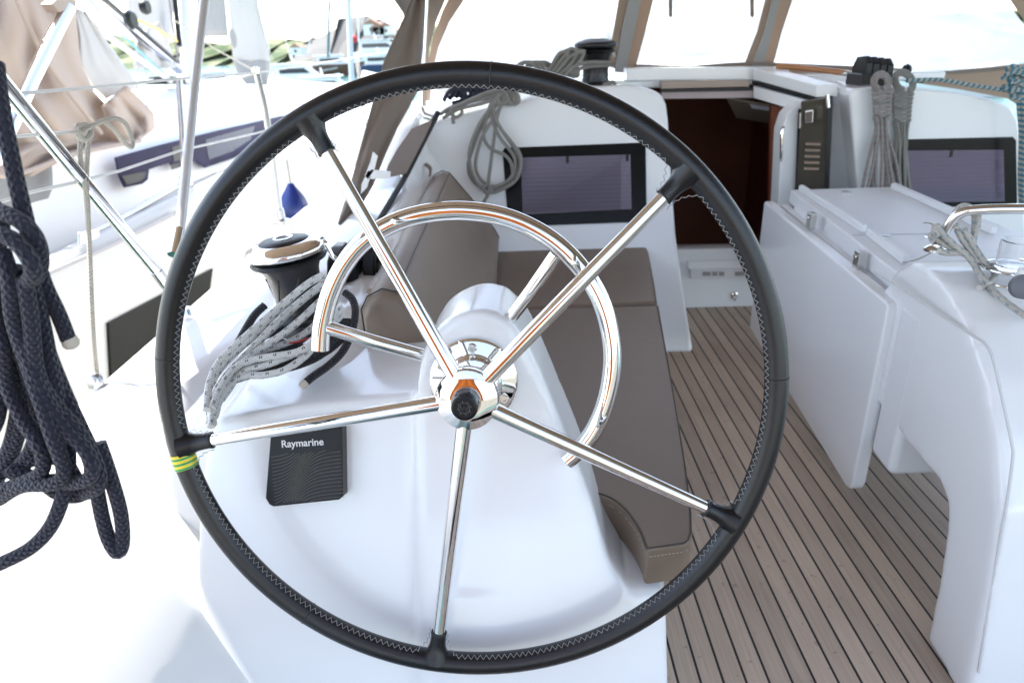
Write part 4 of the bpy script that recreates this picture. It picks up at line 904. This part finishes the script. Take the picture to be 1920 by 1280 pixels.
def boat(name,label,x0,x1,ywl,ytop,Y,hm,style=0,grp='motor boats across the harbour'):
    t=thing(name,label,'boat',group=grp)
    a=P(x0,ywl,Y=Y); c=P(x1,ywl,Y=Y); W=float(c[0]-a[0]); H=float(P((x0+x1)/2,ytop,Y=Y)[2])+1.1; zx=float(a[0]); h=H*.42
    secs=[]
    for i,(f,hh,wd) in enumerate([(0,.95,.6),(.05,.98,.9),(.5,1,1),(.8,1.08,.8),(.95,1.18,.35),(1,1.22,.04)]):
        x=zx+W*f; hw=W*.16*wd; secs.append([(x,Y-hw*.6,-1.3),(x,Y-hw,-1.1+h*.6),(x,Y-hw*1.03,-1.1+h*hh),(x,Y+hw*1.03,-1.1+h*hh),(x,Y+hw,-1.1+h*.6),(x,Y+hw*.6,-1.3)])
    MB().loft(secs).build('hull',hm,t)
    z=-1.1+h
    cb=[(.12,z),(.12,z+H*.30),(.52,z+H*.32),(.70,z+H*.05),(.70,z)]
    MB().prism([(zx+W*f,Y-W*.11,zz) for f,zz in cb],(0,W*.22,0)).build('cabin',wht,t,bevel=W*.01)
    wb=[(.16,z+H*.12),(.16,z+H*.24),(.52,z+H*.25),(.60,z+H*.12)]
    MB().prism([(zx+W*f,Y-W*.113,zz) for f,zz in wb],(0,W*.004,0)).build('window',darkglass,t)
    MB().prism([(zx+W*f,Y-W*.12,zz) for f,zz in [(.04,z+H*.33),(.04,z+H*.36),(.60,z+H*.38),(.60,z+H*.34)]],(0,W*.24,0)).build('hardtop',wht,t)
    MB().tube([(zx+W*.7,Y-W*.12,z+H*.02),(zx+W*.75,Y-W*.12,z+H*.16),(zx+W*.98,Y,z+H*.22)],.02+.0004*Y,6).build('bow_rail',steel2,t)
    MB().tube([(zx+W*.35,Y,z+H*.36),(zx+W*.33,Y,z+H*.58)],.025+.0005*Y,6).build('aerial_mast',wht,t)
    return t
boat('motor_boat','white motor cruiser with a low windscreen just left of the pale mast',512,640,163,102,38,wht)
boat('motor_boat','white open cruiser with green water beneath it near the wheel rim',560,700,172,126,30,wht)
boat('motor_boat','dark hulled cruiser behind the teal mast',588,684,126,92,60,wood2)
boat('motor_boat','dark blue motor yacht with white hardtop near the sprayhood edge',676,780,128,88,55,dkb)
boat('motor_boat','long white motor yacht under the rocky headland',662,790,98,60,84,wht)
boat('motor_boat','white cruiser with pale blue cover left of the grey sail',372,470,158,122,42,wht)
boat('motor_boat','white cruiser dimly seen through the right vinyl window',1560,1900,118,58,26,wht)
boat('motor_boat','white cruiser dimly seen through the left vinyl window',850,1120,128,88,34,wht)
boat('motor_boat','white boat dimly seen through the middle vinyl window',1220,1420,112,66,36,wht)
def mast(label,px,Y,r,m,g='masts across the harbour'):
    t=thing('mast',label,'mast',group=g); q=[P(x,y,Y=Y) for x,y in px]; MB().tube(q,r,12).build('spar',m,t)
    a=q[0]; b_=q[-1]; c=a*.75+b_*.25; MB().tube([c-np.array([r*9,0,0]),c+np.array([r*9,0,0])],r*.3,6).build('spreader',m,t); return t
mast('dark teal mast standing between the motor boats',[(619,-60),(615,108)],45,.075,mat('teal_mast',(.03,.12,.16),.4,noise=.1))
mast('broad pale mast left of the rocky headland',[(651,-60),(656,60),(661,175)],24,.085,mat('pale_mast',(.62,.62,.68),.35,noise=.06))
mast('slim white mast in front of the rocky headland',[(669,-60),(673,80)],50,.05,wht)
mast('thin white mast close to the sprayhood edge',[(748,-60),(752,92)],60,.05,wht)
mast('blurred grey mast between the far motor boats',[(586,-60),(578,100)],70,.05,mat('grey_mast',(.35,.35,.36),.4,noise=.1))
fl=thing('flag','small red flag on a staff above the headland','flag')
MB().tube([P(729,18,Y=90),P(731,60,Y=90)],.05,6).build('staff',wht,fl); MB().prism([P(727,20,Y=90),P(733,21,Y=90),P(732,27,Y=90),P(728,26,Y=90)],(0,.03,0)).build('cloth',redm,fl)
bd=thing('buoy_marker','red round marker beside the pale mast base','buoy'); MB().lathe([(.05,-.3),(.28,-.18),(.3,0),(.28,.18),(.05,.3)],P(664,74,Y=60),(0,0,1),16).build('ball',redm,bd)
# white houses on the shore
for i,(x,y,w_) in enumerate(((700,56,3),(712,60,2.5),(727,58,2.4),(560,96,2.2))):
    lab=['white house on the middle of the rocky headland','low white house right of the headland middle','white house near the right end of the headland','single white house among the green trees of the low hill'][i]
    h_=thing('house',lab,'house',group='white houses on the shore'); w_*=.52; c=P(x,y,Y=100); MB().box(c,(w_*1.3,3,w_*.8)).build('wall',wht,h_)
    MB().prism([(c[0]-w_*.7,c[1]-1.6,c[2]+w_*.4),(c[0]+w_*.7,c[1]-1.6,c[2]+w_*.4),(c[0],c[1]-1.6,c[2]+w_*.8)],(0,3.2,0)).build('roof',mat('roof_tile',(.35,.2,.14),.8,noise=.1) if 'roof_tile' not in bpy.data.materials else bpy.data.materials['roof_tile'],h_)
    MB().box(c+np.array([0,-1.51,0]),(w_*.3,.03,w_*.3)).build('window',darkglass,h_)
# ---------------------------------------------------------------- neighbouring yacht
ny=thing('sailing_yacht','white sailing yacht moored alongside with tan canvas cover and dark windows','yacht')
secs=[]
for y,xh,z in [(-1,-2.05,.46),(1,-1.95,.46),(2.5,-1.9,.45),(4.7,-1.9,.47),(5.7,-1.62,.49),(7,-1.32,.52),(9,-1.25,.60),(11.5,-1.6,.70),(13.5,-2.6,.78)]:
    xi=-7.4-xh
    secs.append([(xh-.5,y,-1.5),(xh-.12,y,-.9),(xh,y,-.2),(xh,y,z-.05),(xh-.02,y,z),(xh-.05,y,z+.012),(xh-.09,y,z+.004),(xh-.13,y,z-.17),(xh-.5,y,z-.20),(-3.7,y,z-.15),(xi+.1,y,z),(xi,y,z-.05),(xi,y,-.2),(xi+.5,y,-1.5)])
MB().loft(secs).build('hull',mat('hull_gelcoat',(.58,.57,.54),.3,noise=.03,nscale=1),ny,angle=60)
secs=[]
for y,zt in [(3.4,.74),(4.5,.77),(6,.83),(8,.84),(9.6,.74),(10.4,.62)]:
    k=1 if y<8 else 1-(y-8)*.14
    cx=-3.7; hw=1.2*k; secs.append([(cx+hw,y,.20),(cx+hw-.06,y,zt-.06),(cx+hw-.12,y,zt),(cx+hw*.5,y,zt+.05),(cx-hw*.5,y,zt+.05),(cx-hw+.12,y,zt),(cx-hw,y,.20)])
MB().loft(secs).build('coachroof',wht,ny,angle=60)
XW=-2.46
def nq(poly,X,m,name,th=.012,par=ny,bev=.004): return MB().prism([P(x,y,X=X) for x,y in poly],(-th,0,0)).build(name,m,par,bevel=bev)
nwm=mat('yacht_window_reflection',(.045,.042,.085),.4,noise=.8,nscale=2.5,spec=.03)  # purple mottling painted in to stand for the window's reflections
nq([(217,295),(300,272),(400,247),(545,214),(545,240),(500,262),(440,296),(385,315),(368,302),(325,318),(320,305),(280,318),(278,337),(268,345),(235,352),(224,330)],XW,nwm,'window')
nq([(385,262),(440,246),(478,236),(470,262),(436,284),(392,300)],XW+.004,mat('blue_reflection',(.02,.035,.075),.2,noise=.8,nscale=3,spec=.2),'pane',.003)  # bluish patch painted onto the window as a reflection
nq([(322,276),(352,268),(348,298),(326,304)],XW+.004,blackp,'pane',.003)
nq([(228,330),(274,321),(272,334),(264,340),(238,347)],XW+.006,blackp,'portlight',.003)
nq([(320,309),(337,305),(335,315),(322,318)],XW+.006,blackp,'portlight',.003)
hw_=mat('hull_window',(.022,.021,.018),.4,noise=.3,nscale=3,spec=.1)
nq([(204,605),(303,553),(400,503),(392,560),(300,700),(212,760)],-1.885,hw_,'hull_window')
nq([(150,436),(162,432),(187,428),(187,446),(150,462)],-1.90,steel2,'fairlead')
MB().tube([P(x,y,X=-1.99) for x,y in [(165,440),(222,413),(330,351),(430,308),(520,262)]],.016,10).build('toe_rail',steel2,ny)
MB().tube([P(x,y,X=-1.875) for x,y in [(90,512),(215,457),(330,398)]],.010,8).build('rubbing_strake',mat('strake',(.45,.42,.42),.5,noise=.1),ny)
def patch(rows,X,m,name,par,wr=.05,cols=22,fx=1.0,seed=1):
    r2=random.Random(seed); ph=[r2.uniform(0,6) for _ in range(6)]; secs=[]
    rows2=[]
    for i in range(len(rows)-1):
        for q in range(4): t=q/4; rows2.append([rows[i][k]*(1-t)+rows[i+1][k]*t for k in range(4)])
    rows2.append(rows[-1])
    for i,(x0,y0,x1,y1) in enumerate(rows2):
        row=[]
        for j in range(cols+1):
            t=j/cols; w_=wr*(math.sin(t*11*fx+i*.18+ph[0])+.6*math.sin(t*23*fx-i*.27+ph[1])+.5*math.sin(i*.45+t*5+ph[2]))
            row.append(P(x0+(x1-x0)*t,y0+(y1-y0)*t,X=X+w_))
        secs.append(row)
    b=MB(); b.loft(secs,closed_sec=False,caps=False); return b.build(name,m,par,solid=.006,angle=180)
patch([(-90,-80,140,-80),(-90,0,141,0),(-90,60,148,60),(-90,120,152,122),(-90,165,176,172),(-90,210,206,205),(-90,245,232,238),(-90,275,262,262),(-90,300,140,287),(-90,330,60,330)],-2.42,canvas_nb,'canvas_cover',ny,.035,40,1.2,3)
patch([(190,200,236,160),(200,225,262,185),(214,250,288,212),(225,268,290,240),(240,272,262,262)],-2.36,canvas_nb,'cover_fold',ny,.02,14,1,5)
MB().tube([P(-40,330,X=-2.30),P(40,325,X=-2.3),P(140,289,X=-2.3),P(262,264,X=-2.3)],.012,8,smooth=3).build('cover_hem',canvas_nb,ny)
MB().tube([P(8,-60,X=-2.30),P(84,110,X=-2.3),P(190,250,X=-2.3)],.012,8,smooth=3).build('cover_seam',canvas_nb,ny)
patch([(-90,300,95,290),(-90,340,98,330),(-90,385,98,352),(-90,420,90,372)],-2.44,greycan,'lower_dodger',ny,.015,20,1,8)
patch([(140,15,160,22),(150,70,200,78),(151,118,236,128),(176,165,262,168),(198,186,232,168)],-2.44,sailm,'cover_window',ny,.006,14,1,9)
MB().tube([P(128,14,X=-2.2),P(60,150,X=-2.2),P(-10,300,X=-2.2)],.032,14).build('arch_tube',steel,ny)
MB().prism([P(x,y,X=-2.18) for x,y in [(98,8),(112,-6),(146,2),(138,18),(122,20),(112,24)]],(-.06,0,0)).build('arch_bracket',tanplast,ny,bevel=.004)
MB().tube([P(140,22,X=-2.5),P(200,66,X=-2.6),P(320,152,X=-3.0)],.022,8).build('webbing',sailm,ny)
bm2=MB().tube([P(140,-30,X=-3.3),P(185,0,X=-3.3),P(333,130,X=-3.6)],.060,16).build('boom',mat('boom_alloy',(.42,.43,.46),.25,1,noise=.1),ny)
MB().tube([P(150,-36,X=-3.2),P(195,-4,X=-3.2),P(336,118,X=-3.5)],.012,8).build('boom_track',blackp,bm2)
MB().lathe([(.06,-.03),(.075,0),(.06,.03)],P(245,38,X=-3.1),(1,0,0),20).build('mainsheet_block',blackp,ny)
MB().lathe([(.05,-.03),(.06,0),(.05,.03)],P(272,14,X=-3.1),(1,0,0),20).build('mainsheet_block',blackp,ny)
MB().tube([P(250,34,X=-3.1),P(290,52,X=-3.2),P(332,78,X=-3.4)],.010,8).build('yellow_line',mat('yellow_line',(.75,.6,.15),.7,noise=.1),ny)
MB().tube([P(160,-10,X=-3.1),P(200,40,X=-3.1),P(260,95,X=-3.2),P(316,146,X=-3.3)],.008,8).build('teal_line',mat('teal_line',(.1,.35,.45),.7,noise=.1),ny)
mm_=MB().tube([P(352,-80,X=-3.75),P(354,160,X=-3.75)],.085,18).build('mast',mat('mast_alloy',(.66,.66,.72),.3,noise=.05),ny)
MB().tube([P(322,-60,X=-3.6),P(337,88,X=-3.6)],.028,8).build('mast_track',blackp,mm_)
MB().tube([P(312,-40,X=-3.55),P(330,90,X=-3.6),P(340,140,X=-3.6)],.012,8).build('red_fleck_halyard',greyred,mm_)
MB().prism([P(x,y,X=-3.3) for x,y in [(312,150),(318,143),(345,144),(352,158),(312,158)]],(-.2,0,0)).build('mast_winch',blackp,ny,bevel=.01)
patch([(232,-60,330,-60),(240,10,326,0),(250,70,322,75),(262,115,300,110)],-3.9,sailm,'stowed_sail',ny,.02,14,1,11)
patch([(258,60,300,40),(255,100,322,95),(250,130,330,128)],-3.5,sailm,'sail_bag',ny,.02,12,1,12)
patch([(368,-60,420,-60),(370,0,422,0),(372,70,428,68)],-4.0,greycan,'spray_panel',ny,.01,8,1,13)
patch([(424,-60,480,-60),(428,10,484,8),(434,60,496,60),(436,100,504,108),(440,112,506,114)],-4.1,sailm,'furled_genoa',ny,.02,12,1,14)
patch([(436,112,506,114),(446,140,504,145),(462,160,498,168),(470,166,490,170)],-4.1,greycan,'genoa_foot',ny,.01,10,1,15)
MB().lathe([(.13,0),(.13,.01)],P(436,72,X=-4.05),(1,0,0),28).build('clew_patch',greycan,ny)
MB().tube([P(483,-60,X=-4.0),P(500,60,X=-4.0),P(508,150,X=-4.0)],.010,8).build('forestay',steel2,ny)
for q in ([(505,-40),(545,112)],[(600,-40),(578,100)],[(470,-40),(520,150)]): MB().tube([P(x,y,X=-3.9) for x,y in q],.006,6).build('shroud',steel2,ny)
MB().tube([P(330,40,X=-3.4),P(400,90,X=-3.2),P(478,133,X=-3.0)],.007,6).build('sheet',cream,ny)
MB().tube([P(395,165,X=-2.9),P(440,148,X=-2.9),P(478,138,X=-2.9)],.008,6).build('sheet',cream,ny)
# own foredeck seen through the vinyl
fd_=MB().loft([[(-.9,6.5,.6),(-.9,6.5,.75),(2.6,6.5,.75),(2.6,6.5,.6)],[(-.3,10,.6),(-.3,10,.8),(2.2,10,.8),(2.2,10,.6)]]).build('foredeck',gel); tag(fd_,'white foredeck ahead of the cabin top','deck',kind='structure')

stone=mat('quay_stone',(.40,.35,.30),.85,noise=.3,nscale=1.2,bump=.3,bscale=8)
q_=MB().box((0,-11,-.9),(60,12,2.4)).build('reflection_quay',stone,bevel=.05); tag(q_,'unseen warm stone block added astern for the steel to reflect','reflection_quay',kind='structure')  # added out of view so the steel reflects warm stone
tr_s=MB().box((1.0,-.55,-.02),(3.6,.9,.04)).build('aft_deck',teak,bevel=.004); tag(tr_s,'unseen teak aft deck behind the wheels, placed for reflections','deck',kind='structure')  # out of view, put in mainly for the steel to reflect

tw=thing('orange_reflector','unseen orange cloth added behind the helm for reflections in the steel','orange_reflector')  # added out of view so hub and spokes pick up orange
secs=[[( -.55+.60*j/16, -.28+.02*math.sin(j*1.1+i*.12)+.008*math.sin(j*2.7), 1.42-.80*i/12) for j in range(17)] for i in range(13)]
MB().loft(secs,closed_sec=False,caps=False).build('cloth',mat('orange_cloth',(.75,.20,.03),.9,noise=.15,nscale=5),tw,solid=.004,angle=180)
MB().tube([(-.93,-.30,1.43),(.5,-.30,1.43)],.0125,10).build('rail',steel,pp)  # unseen rail behind the helm, added for the steel to reflect
